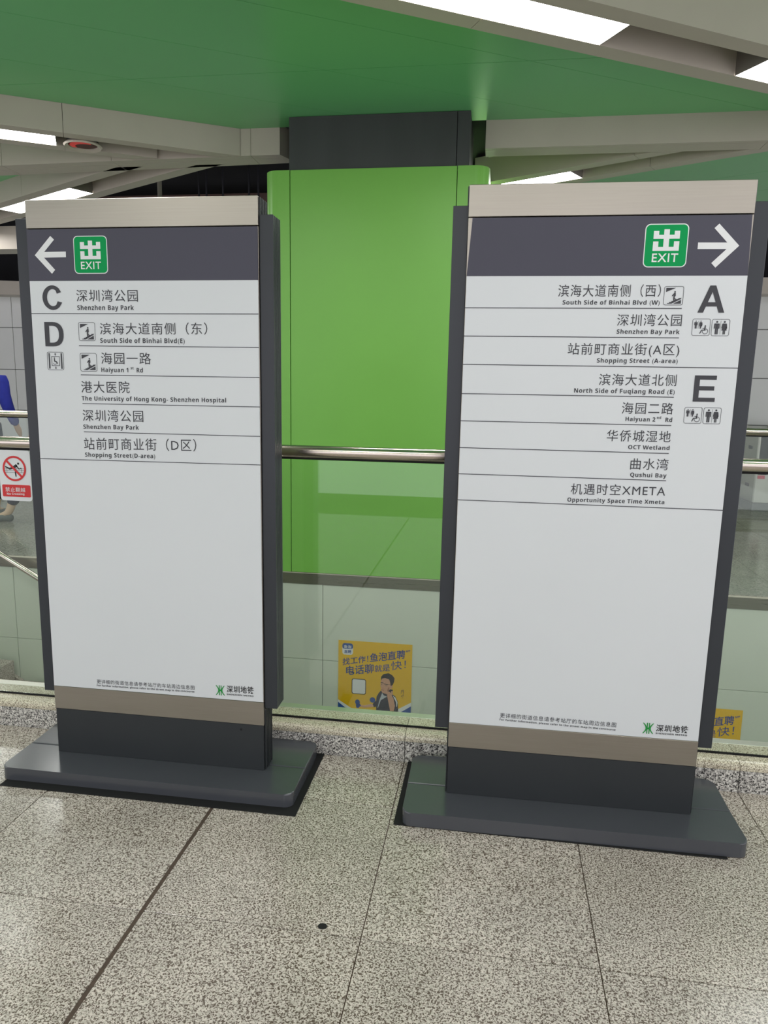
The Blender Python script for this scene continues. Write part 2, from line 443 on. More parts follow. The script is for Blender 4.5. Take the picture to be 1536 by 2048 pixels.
def beam_piece(poly, z1=G_Z+.02, m='cream'):
    if len(poly) < 3: return
    bm = NB(); prism(bm, poly, S_Z, z1)
    obj('ceiling_beam', bm, M[m], ceil)
def add_light(poly, label, z=S_Z, grp=None):
    cx = sum(p[0] for p in poly)/len(poly); cy = sum(p[1] for p in poly)/len(poly)
    t = empty('ceiling_light', (cx, cy, z+.03), label, 'ceiling light', grp)
    P0, P1, P2, P3 = [Vector((p[0], p[1])) for p in poly]
    e = (P1-P2).normalized()*.006
    ins = [P0-e, P1-e, P2+e, P3+e]
    bm = NB(); prism(bm, ins, z+.003, z+.012); obj('diffuser', bm, M['lamp'], t)
    for A, B, d_ in ((P0, P1, -e), (P3, P2, e)):
        bm = NB(); prism(bm, [A, B, B+d_*.95, A+d_*.95], z+.0005, z+.165); obj('end_plate', bm, M['slot'], t)
    sh = [((p[0]-cx)*.985+cx, (p[1]-cy)*.985+cy) for p in poly]
    bm = NB(); prism(bm, sh, z+.0125, z+.075); obj('lamp_housing', bm, M['housing'], t)
    return t
# +30 double beams with slots
for k, c in enumerate((-5.955, -3.1425, -.33, 2.48)):
    top = 3.46 if k else G_Z+.02
    for (a, b_) in ((c-.215, c-.11), (c+.11, c+.2125)):
        cuts = [-7, -.11, 1.15, 6] if k == 0 else [-7, -1.0, 1.72, 3.6, 6]
        for s0, s1 in zip(cuts[:-1], cuts[1:]):
            q = clip(strip(a, b_, s0+.0015, s1-.0015), 0, 1, VF)
            if len(q) >= 3:
                zt = G_Z+.02 if (k <= 1 and a > c and k == 0) or (k == 1 and a < c) or k == 0 else 3.47
                beam_piece(q, zt)
    q = clip(strip(c-.11, c+.11, -7, 6), 0, 1, VF)
    bm = NB(); prism(bm, q, 3.235, 3.245); obj('slot_lining', bm, M['slot'], ceil)
    for s in ((-.16-1.36, -3.74-.0) if k == 0 else (1.016, 3.24, -1.208, -3.43)):
        q = strip(c-.108, c+.108, s, s+1.36)
        lab = None
        if k == 0: lab = 'rectangular ceiling light in the slot left of the round ceiling speaker' if s > -2 else 'ceiling light further left along the slot of the round ceiling speaker'
        elif k == 1: lab = {1.016: 'large bright ceiling light at the top centre right of the picture', 3.24: 'bright ceiling light cut off by the right picture edge'}.get(s, 'ceiling light of the near beam above the camera')
        else: lab = 'ceiling light of the beams above and behind the camera'
        g = None if (k <= 1 and s > -2 and (k == 0 or s > 0)) else 'ceiling lights above the camera'
        if q[2][1] < VF+.1: add_light(q, lab if g is None or k == 0 else 'ceiling light of the beams above and behind the camera', grp=g if k else None)
# straight beam, left part (two lips with a groove)
def lr(u, tabs):
    for (a, va), (b_, vb) in zip(tabs[:-1], tabs[1:]):
        if a <= u <= b_: return va+(vb-va)*(u-a)/(b_-a)
fT = [(-9, 5.72), (-3.93, 5.585), (-2.49, 5.53), (-1.63, 5.515)]
fM = [(-9, 5.86), (-4.03, 5.71), (-2.35, 5.60), (-1.63, 5.575)]
fB = [(-9, 6.0), (-4.03, 5.84), (-2.38, 5.765), (-1.63, 5.72)]
us = [-9, -5.2, -3.9, -2.965, -1.852, -1.63]
for i in range(len(us)-1):
    a, b_ = us[i]+.0015, us[i+1]-.0015
    e1 = .0 if i < len(us)-2 else .0
    beam_piece([(a, lr(a, fT)), (b_, lr(b_, fT)), (b_, lr(b_, fM)-.004), (a, lr(a, fM)-.004)])
    bq = b_+(.05 if i == len(us)-2 else 0)
    beam_piece([(a, lr(a, fM)), (b_, lr(b_, fM)), (b_, lr(b_, fB)), (a, lr(a, fB))])
beam_piece([(-1.631, 5.517), (-1.60, 5.60), (-1.57, 5.72), (-1.631, 5.72)])
for a, b_ in ((-.146, 1.72), (1.723, 4.2), (4.203, 7)):
    beam_piece([(a, 5.515), (b_, 5.515), (b_, 5.552), (a, 5.552)])
    beam_piece([(a, 5.556), (b_, 5.556), (b_, 5.70), (a, 5.70)])
# -30 beams beyond
for k, (c, lights) in enumerate(((3.655, ((-7.72, 1.36), (-9.95, 1.36))), (5.66, ((-3.99, 1.36), (-6.2, 1.36), (-1.78, 1.36))))):
    for (a, b_) in ((c-.218, c-.11), (c+.108, c+.218)):
        for s0, s1 in ((-12, -7), (-7, -4.7), (-4.7, -2.1), (-2.1, 3.5)):
            q = clip(strip(a, b_, s0+.0015, s1-.0015, -1), 0, -1, -5.705)
            if k == 0: q = clip(q, 1, 0, -1.2) if q else q
            if k == 1: q = clip(q, -1, 0, .25) if q else q
            if len(q) >= 3: beam_piece(q)
    q = clip(strip(c-.11, c+.11, -12, 3, -1), 0, -1, -5.705)
    if k == 1: q = clip(q, -1, 0, .25)
    bm = NB(); prism(bm, q, 3.235, 3.245); obj('slot_lining', bm, M['slot'], ceil)
    for (s, L_) in lights:
        q = strip(c-.108, c+.106, s, s+L_, -1)
        if k == 1 and s < -5: continue
        if min(p[1] for p in q) < 5.71: continue
        lab = {(0, -7.72): 'bright ceiling light behind the top left corner of the left totem sign', (0, -9.95): 'far ceiling light beyond the left totem sign',
               (1, -3.99): 'bright ceiling light just above the steel cap of the right totem sign'}.get((k, s), 'ceiling light')
        add_light(q, lab)
# niche around the column top, dark void things
bm = NB(); box(bm, (-1.7, 6.95, 2.5), (0.2, 7.0, 4.6)); box(bm, (-1.6, 5.53, 3.3), (-.15, 7.0, 3.34)); tag(obj('trim_7', bm, M['black']), kind='structure')
d = empty('ventilation_duct', (-3.5, 8.2, 4.1), 'dark ventilation duct in the open black ceiling behind the left sign', 'duct')
bm = NB(); box(bm, (-6, 7.4, 3.98), (-1.75, 8.1, 4.35), .02); obj('duct_body', bm, M['duct'], d)
for u in (-5.4, -4.5, -3.6, -2.7, -1.9):
    bm = NB(); box(bm, (u, 7.38, 3.96), (u+.03, 8.12, 4.37)); obj('duct_flange', bm, M['duct'], d)
hp = on_y(319, 370, 7.2)
bm = NB(); tube(bm, (hp.x, 7.2, 3.2), (hp.x, 7.2, 4.6), .022, 14)
tag(obj('drop_pipe', bm, M['slot'], None, True), 'thin grey vertical pipe in the dark ceiling gap above the left sign', 'pipe')
for px, nm_ in ((398, 'leftmost'), (413, 'second from the left'), (446, 'middle one'), (498, 'second from the right'), (517, 'rightmost one')):
    hp = on_y(px, 390, 8.8)
    bm = NB(); tube(bm, (hp.x, 8.8, 3.3), (hp.x, 8.8, 4.6), .012, 8)
    tag(obj('hanger_rod', bm, M['duct']), 'thin dark hanger rod in the black gap above the left sign, '+nm_, 'rod', 'hanger rods in the ceiling gap')

# =================================================================== PILLAR
U0, U1 = -1.684, -.104
pil = empty('pillar', ((U0+U1)/2, 5.9, 0), 'bright green enamel clad pillar with dark grey casing on top, between the signs', 'pillar')
j0, j1 = -1.492, -.322
PZ = 2.893; PV = 5.285; PB = 6.7
bm = NB(); box(bm, (j0+.0025, PV, .003), (j1-.0025, PV+.03, PZ), .002); obj('front_panel', bm, M['green_paint'], pil)
def corner(x_edge, sx, x_joint):
    R_ = .10
    out = [(x_joint, PV)]
    for i in range(9):
        t = i/8*math.pi/2
        out.append((x_edge - sx*(R_-R_*math.sin(t)), PV+R_-R_*math.cos(t)))
    out.append((x_edge, PV+.62))
    inn = [(x_edge-sx*.03, PV+.62), (x_edge-sx*.03, PV+.12), (x_edge-sx*.11, PV+.03), (x_joint, PV+.03)]
    poly = out+inn
    if sx < 0: poly = poly[::-1]
    bm = NB()
    n = len(poly)
    lo = [bm.verts.new((p[0], p[1], .003)) for p in poly]; hi = [bm.verts.new((p[0], p[1], PZ)) for p in poly]
    for i in range(n): bm.faces.new((lo[i], lo[(i+1) % n], hi[(i+1) % n], hi[i]))
    bm.faces.new(lo[::-1]); bm.faces.new(hi)
    return bm
obj('corner_panel', corner(U1, 1, j1+.0025), M['green_paint'], pil)
obj('corner_panel', corner(U0, -1, j0-.0025), M['green_paint'], pil)
for u in (U0, U1-.03):
    bm = NB(); box(bm, (u, PV+.623, .003), (u+.03, PB, PZ), .001); obj('side_panel', bm, M['green_paint'], pil)
bm = NB(); box(bm, (U0+.04, PV+.06, .003), (U1-.04, PB-.01, PZ-.03)); obj('core', bm, M['black'], pil)
bm = NB(); box(bm, (U0+.035, PV+.034, PZ-.028), (U1-.035, PB, PZ-.012)); obj('top_closure', bm, M['green_paint'], pil)
bm = NB(); box(bm, (-1.505, PV+.03, PZ-.01), (-.335, PV+.6, G_Z-.002), .002); obj('casing_panel', bm, M['dark_box'], pil)
bm = NB(); box(bm, (-.331, PV+.03, PZ-.01), (-.245, PV+.6, G_Z-.002), .002); obj('casing_panel', bm, M['dark_box'], pil)

# =================================================================== NEAR BALUSTRADE
bal = empty('glass_balustrade', (-.44, VG, .11), 'near glass balustrade with thick round stainless handrail on the granite curb', 'balustrade')
for a, b_ in ((-7, -3.6), (-3.594, -1.16), (-1.154, .285), (.291, 2.75), (2.756, 5.4)):
    bm = NB(); box(bm, (a, VG-.006, .1105), (b_, VG+.006, 1.134), .001); obj('glass_pane', bm, M['glass'], bal)
bm = NB(); box(bm, (-7, VG-.012, .1101), (5.4, VG-.0065, .117)); obj('channel_gasket', bm, M['rubber'], bal)
bm = NB(); tube(bm, (-7, VG, 1.163), (5.4, VG, 1.163), .0238, 32); obj('handrail', bm, M['tube'], bal, True)
bm = NB(); box(bm, (-7, VG-.008, 1.1345), (5.4, VG+.008, 1.143), .001); obj('rail_channel', bm, M['rubber'], bal)

# far balustrades, left and right of the pillar
for a, b_, side in ((-11.5, U0-.01, 'left'), (U1+.01, 8.2, 'right')):
    t = empty('far_glass_balustrade', ((a+b_)/2, 5.34, 0), f'far glass balustrade with stainless handrail across the stairwell, {side} of the green pillar', 'balustrade')
    n = max(1, round((b_-a)/1.8)); w = (b_-a)/n
    for i in range(n):
        bm = NB(); box(bm, (a+w*i+.004, 5.335, .001), (a+w*(i+1)-.004, 5.345, 1.117), .001); obj('glass_pane', bm, M['glass'], t)
    bm = NB(); tube(bm, (a, 5.34, 1.148), (b_, 5.34, 1.148), .0245, 24); obj('handrail', bm, M['tube'], t, True)
    bm = NB(); box(bm, (a, 5.333, 1.1175), (b_, 5.347, 1.127), .001); obj('rail_channel', bm, M['rubber'], t)
# =================================================================== TEXT
def to_bold(t):
    out = ''
    for ch in t:
        if 'A' <= ch <= 'Z': out += chr(0x1D5D4+ord(ch)-65)
        elif 'a' <= ch <= 'z': out += chr(0x1D5EE+ord(ch)-97)
        elif '0' <= ch <= '9': out += chr(0x1D7EC+ord(ch)-48)
        else: out += ch
    return out
def text_mesh(body, bold=0.0, spacing=1.0, extrude=.0, shear=0):
    c = bpy.data.curves.new('t', 'FONT'); c.body = body; c.size = 1; c.offset = bold; c.space_character = spacing
    c.extrude = extrude; c.resolution_u = 2; c.shear = shear
    o = bpy.data.objects.new('t', c); COL.objects.link(o)
    dg = bpy.context.evaluated_depsgraph_get(); dg.update()
    me = bpy.data.meshes.new_from_object(o.evaluated_get(dg))
    bpy.data.objects.remove(o); bpy.data.curves.remove(c)
    return me
_ref = {}
def bbox(me):
    xs = [v.co.x for v in me.vertices]; ys = [v.co.y for v in me.vertices]
    return min(xs), max(xs), min(ys), max(ys)
def ref(ch):
    if ch not in _ref:
        me = text_mesh(ch); _ref[ch] = bbox(me); bpy.data.meshes.remove(me)
    return _ref[ch]

class Plane:
    """a plane in the scene: origin o, axes a (right), b (up), n (towards the viewer)"""
    def __init__(s, o, a, b):
        s.o = Vector(o); s.a = Vector(a).normalized(); b = Vector(b)
        s.b = b; s.n = s.a.cross(b).normalized()
        if s.n.y > 0: s.n = -s.n
    def uv(s, x, y):                                   # pixel -> plane coordinates
        d = ray(x, y); nn = s.a.cross(s.b)
        t = (s.o-CO).dot(nn)/d.dot(nn); p = CO+d*t-s.o
        bb = s.b; aa = s.a
        # solve p = i*a + j*b
        A11, A12, A22 = aa.dot(aa), aa.dot(bb), bb.dot(bb)
        r1, r2 = p.dot(aa), p.dot(bb); det = A11*A22-A12*A12
        return ((r1*A22-r2*A12)/det, (A11*r2-A12*r1)/det)
    def P(s, i, j, h=0): return s.o+s.a*i+s.b*j+s.n*h

def put_text(pl, name, body, p0, p1, ytop, mat_, parent, bold=.0, spacing=1.0, h=.0006, ref_ch=None, upright=True, shear=0, th=.0004):
    """p0/p1: pixel baseline ends; ytop: pixel y of the glyph top at p0"""
    me = text_mesh(body, bold, spacing, 0, shear)
    x0, x1, y0, y1 = bbox(me)
    if ref_ch:
        r = ref(ref_ch); y0, y1 = r[2], r[3]
    A = Vector(pl.uv(*p0)); B = Vector(pl.uv(*p1)); T = Vector(pl.uv(p0[0], ytop))
    hgt = T.y-A.y
    ax = B-A
    up = Vector((0, hgt)) if upright else Vector((-ax.y, ax.x)).normalized()*hgt
    bm = NB(); bm.from_mesh(me); bpy.data.meshes.remove(me)
    for v in bm.verts:
        s = (v.co.x-x0)/(x1-x0); t = (v.co.y-y0)/(y1-y0)
        q = A+ax*s+up*t
        v.co = pl.P(q.x, q.y, h)
    me2 = bpy.data.meshes.new(name)
    bmesh.ops.translate(bm, verts=bm.verts[:], vec=-Vector(parent['wo']))
    bm.to_mesh(me2); bm.free()
    return link(name, me2, mat_, parent)

def poly_px(pl, bm, pts, h=.0006, th=.0004):
    q = [pl.uv(*p) for p in pts]
    return poly_uv(pl, bm, q, h, th)
def poly_uv(pl, bm, q, h=.0006, th=.0004):
    f = [pl.P(i, j, h) for i, j in q]; bk = [pl.P(i, j, h-th) for i, j in q]
    if h-th <= 0: bk = [pl.P(i, j, 0.0) for i, j in q]
    return hull_prism(bm, f, bk)
def ring_uv(pl, bm, outer, inner, h=.0006):
    n = len(outer)
    a = [bm.verts.new(pl.P(i, j, h)) for i, j in outer]; b = [bm.verts.new(pl.P(i, j, h)) for i, j in inner]
    for k in range(n): bm.faces.new((a[k], a[(k+1) % n], b[(k+1) % n], b[k]))
def rrect(x0, y0, x1, y1, r, seg=5):
    out = []
    for cx, cy, t0 in ((x1-r, y1-r, 0), (x0+r, y1-r, 90), (x0+r, y0+r, 180), (x1-r, y0+r, 270)):
        for k in range(seg+1):
            t = math.radians(t0+90*k/seg); out.append((cx+r*math.cos(t), cy+r*math.sin(t)))
    return out
def circ(cx, cy, r, n=16, ry=None, t0=0, t1=360):
    ry = ry or r
    return [(cx+r*math.cos(math.radians(t0+(t1-t0)*k/n)), cy+ry*math.sin(math.radians(t0+(t1-t0)*k/n))) for k in range(n if t1-t0 == 360 else n+1)]
def arc_band(cx, cy, r0, r1, a0, a1, n=16, sx=1, sy=1):
    o = [(cx+sx*r1*math.cos(math.radians(a0+(a1-a0)*k/n)), cy+sy*r1*math.sin(math.radians(a0+(a1-a0)*k/n))) for k in range(n+1)]
    i = [(cx+sx*r0*math.cos(math.radians(a0+(a1-a0)*k/n)), cy+sy*r0*math.sin(math.radians(a0+(a1-a0)*k/n))) for k in range(n+1)]
    return o, i
def band(pl, bm, o, i, h):
    a = [bm.verts.new(pl.P(x, y, h)) for x, y in o]; b = [bm.verts.new(pl.P(x, y, h)) for x, y in i]
    for k in range(len(o)-1): bm.faces.new((a[k], a[k+1], b[k+1], b[k]))
def seg_px(pl, bm, a, b, w, h=.0006):
    A = Vector(pl.uv(*a)); B = Vector(pl.uv(*b)); d = (B-A).normalized(); n = Vector((-d.y, d.x))*w/2
    poly_uv(pl, bm, [A+n, B+n, B-n, A-n], h)
def stroke(pl, bm, A, B, w, h):
    A = Vector(A); B = Vector(B); d = (B-A).normalized(); n = Vector((-d.y, d.x))*w/2
    poly_uv(pl, bm, [A+n, B+n, B-n, A-n], h)

# ---- pictogram shapes, unit square with y up
def fig_man(cx, y0, hgt):
    s = hgt
    X = lambda x: cx+x*s
    Y = lambda y: y0+y*s
    body = [(X(-.17), Y(.80)), (X(.17), Y(.80)), (X(.19), Y(.76)), (X(.19), Y(.42)), (X(.125), Y(.42)), (X(.125), Y(.70)), (X(.105), Y(.70)),
            (X(.105), Y(0)), (X(.012), Y(0)), (X(.012), Y(.42)), (X(-.012), Y(.42)), (X(-.012), Y(0)), (X(-.105), Y(0)), (X(-.105), Y(.70)),
            (X(-.125), Y(.70)), (X(-.125), Y(.42)), (X(-.19), Y(.42)), (X(-.19), Y(.76))]
    return [circ(X(0), Y(.92), .07*s, 12), body]
def fig_woman(cx, y0, hgt):
    s = hgt
    X = lambda x: cx+x*s
    Y = lambda y: y0+y*s
    body = [(X(-.13), Y(.80)), (X(.13), Y(.80)), (X(.16), Y(.76)), (X(.20), Y(.45)), (X(.14), Y(.44)), (X(.11), Y(.64)), (X(.18), Y(.28)), (X(.08), Y(.28)),
            (X(.08), Y(0)), (X(.012), Y(0)), (X(.012), Y(.28)), (X(-.012), Y(.28)), (X(-.012), Y(0)), (X(-.08), Y(0)), (X(-.08), Y(.28)),
            (X(-.18), Y(.28)), (X(-.11), Y(.64)), (X(-.14), Y(.44)), (X(-.20), Y(.45)), (X(-.16), Y(.76))]
    return [circ(X(0), Y(.92), .07*s, 12), body]
def icon(pl, parent, kind, px, mat_=None):
    """px = (x0,y0,x1,y1) box of the rounded frame in pixels"""
    x0, y0, x1, y1 = px
    a = pl.uv((x0+x1)/2, y1); b = pl.uv((x0+x1)/2, y0)
    c = pl.uv(x0, (y0+y1)/2); d = pl.uv(x1, (y0+y1)/2)
    X0, X1, Y0, Y1 = c[0], d[0], a[1], b[1]
    w, hh = X1-X0, Y1-Y0
    m = lambda p: (X0+p[0]*w, Y0+p[1]*hh)
    bm = NB(); h = .0007
    ring_uv(pl, bm, rrect(X0, Y0, X1, Y1, .11*w), rrect(X0+.022*w, Y0+.022*w, X1-.022*w, Y1-.022*w, .09*w), h)
    polys = []
    def wheel(cx, cy, s, fl=1):
        o, i = arc_band(cx, cy, .15*s, .185*s, 120 if fl > 0 else 60, -150 if fl > 0 else 330, 18)
        band(pl, bm, [m(p) for p in o], [m(p) for p in i], h)
    if kind == 'stairs':
        polys.append([(.10, .91), (.58, .91), (.10, .69)])
        polys.append(circ(.56, .70, .042, 12))
        polys.append([(.52, .645), (.60, .65), (.61, .50), (.56, .42), (.64, .30), (.66, .25), (.60, .25), (.55, .36), (.56, .24), (.50, .22), (.49, .40), (.50, .52), (.43, .46), (.41, .50)])
        st = [(.20, .08)]
        for k in range(6):
            st += [(.20+.113*k, .115+.052*k), (.20+.113*(k+1)-.02, .115+.052*k)]
        st += [(.90, .40), (.90, .33), (.42, .08)]
        polys.append(st)
        polys.append([(.50, .08), (.90, .28), (.90, .08)])
    elif kind == 'lift':
        polys += [[(.09, .07), (.17, .07), (.17, .93), (.09, .93)], [(.83, .07), (.91, .07), (.91, .93), (.83, .93)]]
        o = [(.26, .23), (.76, .23), (.76, .76), (.26, .76)]; i = [(.29, .26), (.73, .26), (.73, .73), (.29, .73)]
        ring_uv(pl, bm, [m(p) for p in o], [m(p) for p in i], h)
        polys += [[(.44, .86), (.50, .94), (.56, .86), (.52, .87), (.52, .80), (.48, .80), (.48, .87)], [(.44, .13), (.48, .12), (.48, .19), (.52, .19), (.52, .12), (.56, .13), (.50, .05)]]
        polys.append(circ(.44, .66, .035, 10)); polys.append([(.41, .62), (.46, .62), (.48, .50), (.58, .48), (.64, .36), (.60, .34), (.54, .44), (.42, .46)])
        o, i = arc_band(.46, .40, .085, .11, 110, -170+0, 14); band(pl, bm, [m(p) for p in o], [m(p) for p in i], h)
    elif kind == 'access':
        polys += fig_man(.20, .42, .47); polys += fig_woman(.47, .42, .47)
        polys.append([(.335, .40), (.345, .40), (.345, .88), (.335, .88)])
        polys.append(circ(.73, .57, .042, 12))
        polys.append([(.70, .52), (.76, .52), (.76, .30), (.56, .30), (.48, .12), (.43, .13), (.52, .35), (.67, .36), (.68, .42), (.58, .42), (.58, .45), (.68, .46)])
        o, i = arc_band(.74, .26, .135, .165, 75, -190, 18); band(pl, bm, [m(p) for p in o], [m(p) for p in i], h)
    elif kind == 'toilet':
        polys += fig_man(.29, .10, .80); polys += fig_woman(.71, .10, .80)
        polys.append([(.495, .08), (.505, .08), (.505, .90), (.495, .90)])
    for k, q in enumerate(polys):
        poly_uv(pl, bm, [m(p) for p in q], h)
    return obj({'stairs': 'stairs_pictogram', 'lift': 'lift_pictogram', 'access': 'accessible_toilet_pictogram', 'toilet': 'toilet_pictogram'}[kind], bm, mat_ or M['ink'], parent)

# =================================================================== TOTEM SIGNS
SW = .7944
ZC = [1.9901, 1.8987, 1.7336, .3084, .2209, .05]        # cap top, header top, header bottom, sheet bottom, band bottom, base top
SIG = {
 'L': dict(c=(-1.15583, 2.32658), a=.002375, t=(-.002811, .004638)),
 'R': dict(c=(.28621, 2.30487), a=.013927, t=(.004858, -.015112)),
}
def totem(key, label):
    g = SIG[key]
    a = Vector((math.cos(g['a']), math.sin(g['a']), 0)); nb = Vector((-a.y, a.x, 0))     # nb points away from the camera
    lean = Vector((g['t'][0], g['t'][1], 1))
    o = Vector((g['c'][0], g['c'][1], 0))
    root = empty('totem_sign', (o+nb*.05)[:], label, 'sign')
    root['wo'] = list(root.location)
    def shear(bm, leaning=True):                       # local (t, d, z) -> world
        for v in bm.verts:
            t, d, z = v.co
            v.co = o+a*t+nb*d+((lean*z) if leaning else Vector((0, 0, z)))
        return bm
    def part(name, boxes, m, bev=0, parent=root, leaning=True, seg=1):
        bm = NB()
        for lo, hi in boxes: box(bm, lo, hi, bev, seg)
        return obj(name, shear(bm, leaning), M[m], parent)
    h = SW/2
    # base: two plates meeting at a seam, rounded corners
    bl, br, bf, bk, bs = -.533, .535, -.137, .245, .045
    def plate(v0, v1, front):
        R_ = .03; q = []
        yy = v0 if front else v1
        pts = []
        if front:
            pts = [(bl, v1), (bl, v0+R_)] + [(bl+R_-R_*math.cos(t), v0+R_-R_*math.sin(t)) for t in [math.pi/2*i/6 for i in range(1, 7)]] + \
                  [(br-R_+R_*math.sin(t), v0+R_-R_*math.cos(t)) for t in [math.pi/2*i/6 for i in range(0, 7)]] + [(br, v1)]
        else:
            pts = [(br, v0), (br, v1-R_)] + [(br-R_+R_*math.cos(t), v1-R_+R_*math.sin(t)) for t in [math.pi/2*i/6 for i in range(1, 7)]] + \
                  [(bl+R_-R_*math.sin(t), v1-R_+R_*math.cos(t)) for t in [math.pi/2*i/6 for i in range(0, 7)]] + [(bl, v0)]
        bm = NB(); prism(bm, pts, .003, .05)
        top = [e for e in bm.edges if all(abs(v.co.z-.05) < 1e-6 for v in e.verts)]
        bmesh.ops.bevel(bm, geom=top, offset=.004, segments=2, profile=.5, affect='EDGES')
        return bm
    obj('base_plate', shear(plate(bf, bs-.001, True), False), M['base'], root)
    obj('base_plate', shear(plate(bs+.001, bk, False), False), M['base'], root)
    # body
    part('plinth', [((-h+.002, .002, .05), (h-.002, .093, ZC[4]-.001))], 'charcoal_dark', .0008)
    part('steel_band', [((-h, 0, ZC[4]), (h, .095, ZC[3]-.001))], 'steel', .0012)
    part('body_frame', [((-h, .003, ZC[3]), (h, .092, ZC[1]))], 'steel', .0008)
    part('steel_cap', [((-h, 0, ZC[1]+.0015), (h, .095, ZC[0]))], 'steel', .0015)
    # ribbed fins behind the face, seen on the narrow sides
    for sx in (-1, 1):
        x0, x1 = sorted((sx*(h+.0008), sx*.443))
        w = part('side_wing', [((x0, .012, .282), (x1, .026, 1.935))], 'charcoal', .001)
        for k in range(5):
            d0 = .0285+.0135*k
            part('fin', [((x0, d0, .283), (x1, d0+.0095, 1.934))], 'charcoal', .0005, w)
        xi = sx*(.443-.006)
        xx = sorted((sx*(h+.0008), xi))
        part('wing_core', [((xx[0], .0262, .2835), (xx[1], .094, 1.9335))], 'black', 0, w)
        q = sorted((sx*h, sx*(h+.004)))
        for k in range(5):
            d0 = .012+.0165*k
            part('cap_rib', [((q[0], d0, 1.9352), (q[1], d0+.008, ZC[0]-.002))], 'charcoal_dark')
            part('plinth_rib', [((q[0]-.0, d0, .051), (q[1], d0+.008, .28))], 'charcoal_dark')
    pl = Plane(o+nb*(-.0012), a, lean)
    # white sheet and slate header
    bm = NB(); box(bm, (-h+.0015, -.0008, ZC[3]+.0005), (h-.0015, .0028, ZC[2]), .0003); sheet = obj('white_sheet', shear(bm), M['sheet'], root)
    bm = NB()
    tl = -h+.0015 + (.011 if key == 'R' else 0)
    f = [(tl, ZC[1]-.0015), (h-.0015-(.004 if key == 'R' else 0), ZC[1]-.0015), (h-.0015, ZC[2]+.0003), (-h+.0015, ZC[2]+.0003)]
    hull_prism(bm, [(p[0], -.0009, p[1]) for p in f], [(p[0], .0028, p[1]) for p in f]); header = obj('slate_header', shear(bm), M['header'], root)
    return root, sheet, header, pl
SL, sheetL, headL, PL = totem('L', 'left totem sign with left arrow, listing exits C and D on a white face')
SR, sheetR, headR, PR = totem('R', 'right totem sign with right arrow, listing exits A and E on a white face')

LBL = dict(C=[], D=[])
def T(pl, par, body, x0, x1, yt, yb, yb2=None, kind='cn', bold=None, sp=None, m='ink', name='lettering'):
    """yt/yb: glyph top and baseline pixel at x0, yb2 baseline at x1"""
    yb2 = yb if yb2 is None else yb2
    if kind == 'cn': return put_text(pl, name, body, (x0, yb), (x1, yb2), yt, M[m], par, bold=0.0 if bold is None else bold, spacing=1.12 if sp is None else sp, ref_ch='园')
    return put_text(pl, name, to_bold(body), (x0, yb), (x1, yb2), yt, M[m], par, bold=0 if bold is None else bold*0, spacing=1.08 if sp is None else sp, ref_ch=to_bold('H'))
def rule(pl, par, a, b): 
    bm = NB(); seg_px(pl, bm, a, b, .0022); return obj('rule_line', bm, M['ink'], par)

# ---- left face
q = [(69.8,510.5),(100.5,472),(108.2,479.3),(88.4,504),(131.6,503.2),(132,514.5),(88.4,515.4),(110.4,539.8),(104.2,547.6)]
bm = NB(); poly_px(PL, bm, q); obj('arrow', bm, M['white_ink'], headL)
q = [(1478.4,491.4),(1438.9,447.2),(1429,456.2),(1454.5,485.1),(1396.2,485.1),(1395,498.1),(1453,498.1),(1422.4,526.1),(1430.5,535.3)]
bm = NB(); poly_px(PR, bm, q); obj('arrow', bm, M['white_ink'], headR)

def exit_plaque(pl, par, x0t, x1t, yt, x0b, x1b, yb):
    bl = pl.uv(x0b, yb); tr = pl.uv(x1t, yt); br = pl.uv(x1b, yb-1); tl = pl.uv(x0t, yt+1)
    X0 = (bl[0]+tl[0])/2; X1 = (br[0]+tr[0])/2; Y0 = (bl[1]+br[1])/2; Y1 = (tl[1]+tr[1])/2
    w, hh = X1-X0, Y1-Y0
    bm = NB(); poly_uv(pl, bm, rrect(X0, Y0, X1, Y1, .12*w, 6), .0004); pw = obj('plaque_border', bm, M['white_ink'], par)
    bm = NB(); b = .022*w; poly_uv(pl, bm, rrect(X0+b, Y0+b, X1-b, Y1-b, .105*w, 6), .0008); obj('exit_plaque', bm, M['exit_green'], par)
    m = lambda x, y: (X0+x*w, Y1-y*hh)
    bm = NB(); hh2 = .0012
    def R4(x0, y0, x1, y1): poly_uv(pl, bm, [m(x0, y1), m(x1, y1), m(x1, y0), m(x0, y0)], hh2)
    R4(.20, .165, .322, .345); R4(.678, .165, .80, .345); R4(.322, .255, .678, .345)
    R4(.437, .13, .563, .255); R4(.437, .345, .563, .62)
    R4(.20, .405, .322, .62); R4(.678, .405, .80, .62); R4(.322, .53, .437, .62); R4(.563, .53, .678, .62)
    obj('exit_character', bm, M['white_ink'], par)
    # EXIT word
    me = text_mesh('EXIT', .012, 1.12); x0, x1, _, _ = bbox(me); r = ref('H')
    bm = NB(); bm.from_mesh(me); bpy.data.meshes.remove(me)
    for v in bm.verts:
        i, j = m(.20+(v.co.x-x0)/(x1-x0)*.60, .875-(v.co.y-r[2])/(r[3]-r[2])*.19); v.co = pl.P(i, j, hh2)
    o = obj('exit_word', bm, M['white_ink'], par)
exit_plaque(PL, headL, 146.3, 213.8, 471, 149.4, 216.2, 548)
exit_plaque(PR, headR, 1291.5, 1378.4, 446.8, 1285, 1372.5, 535.2)

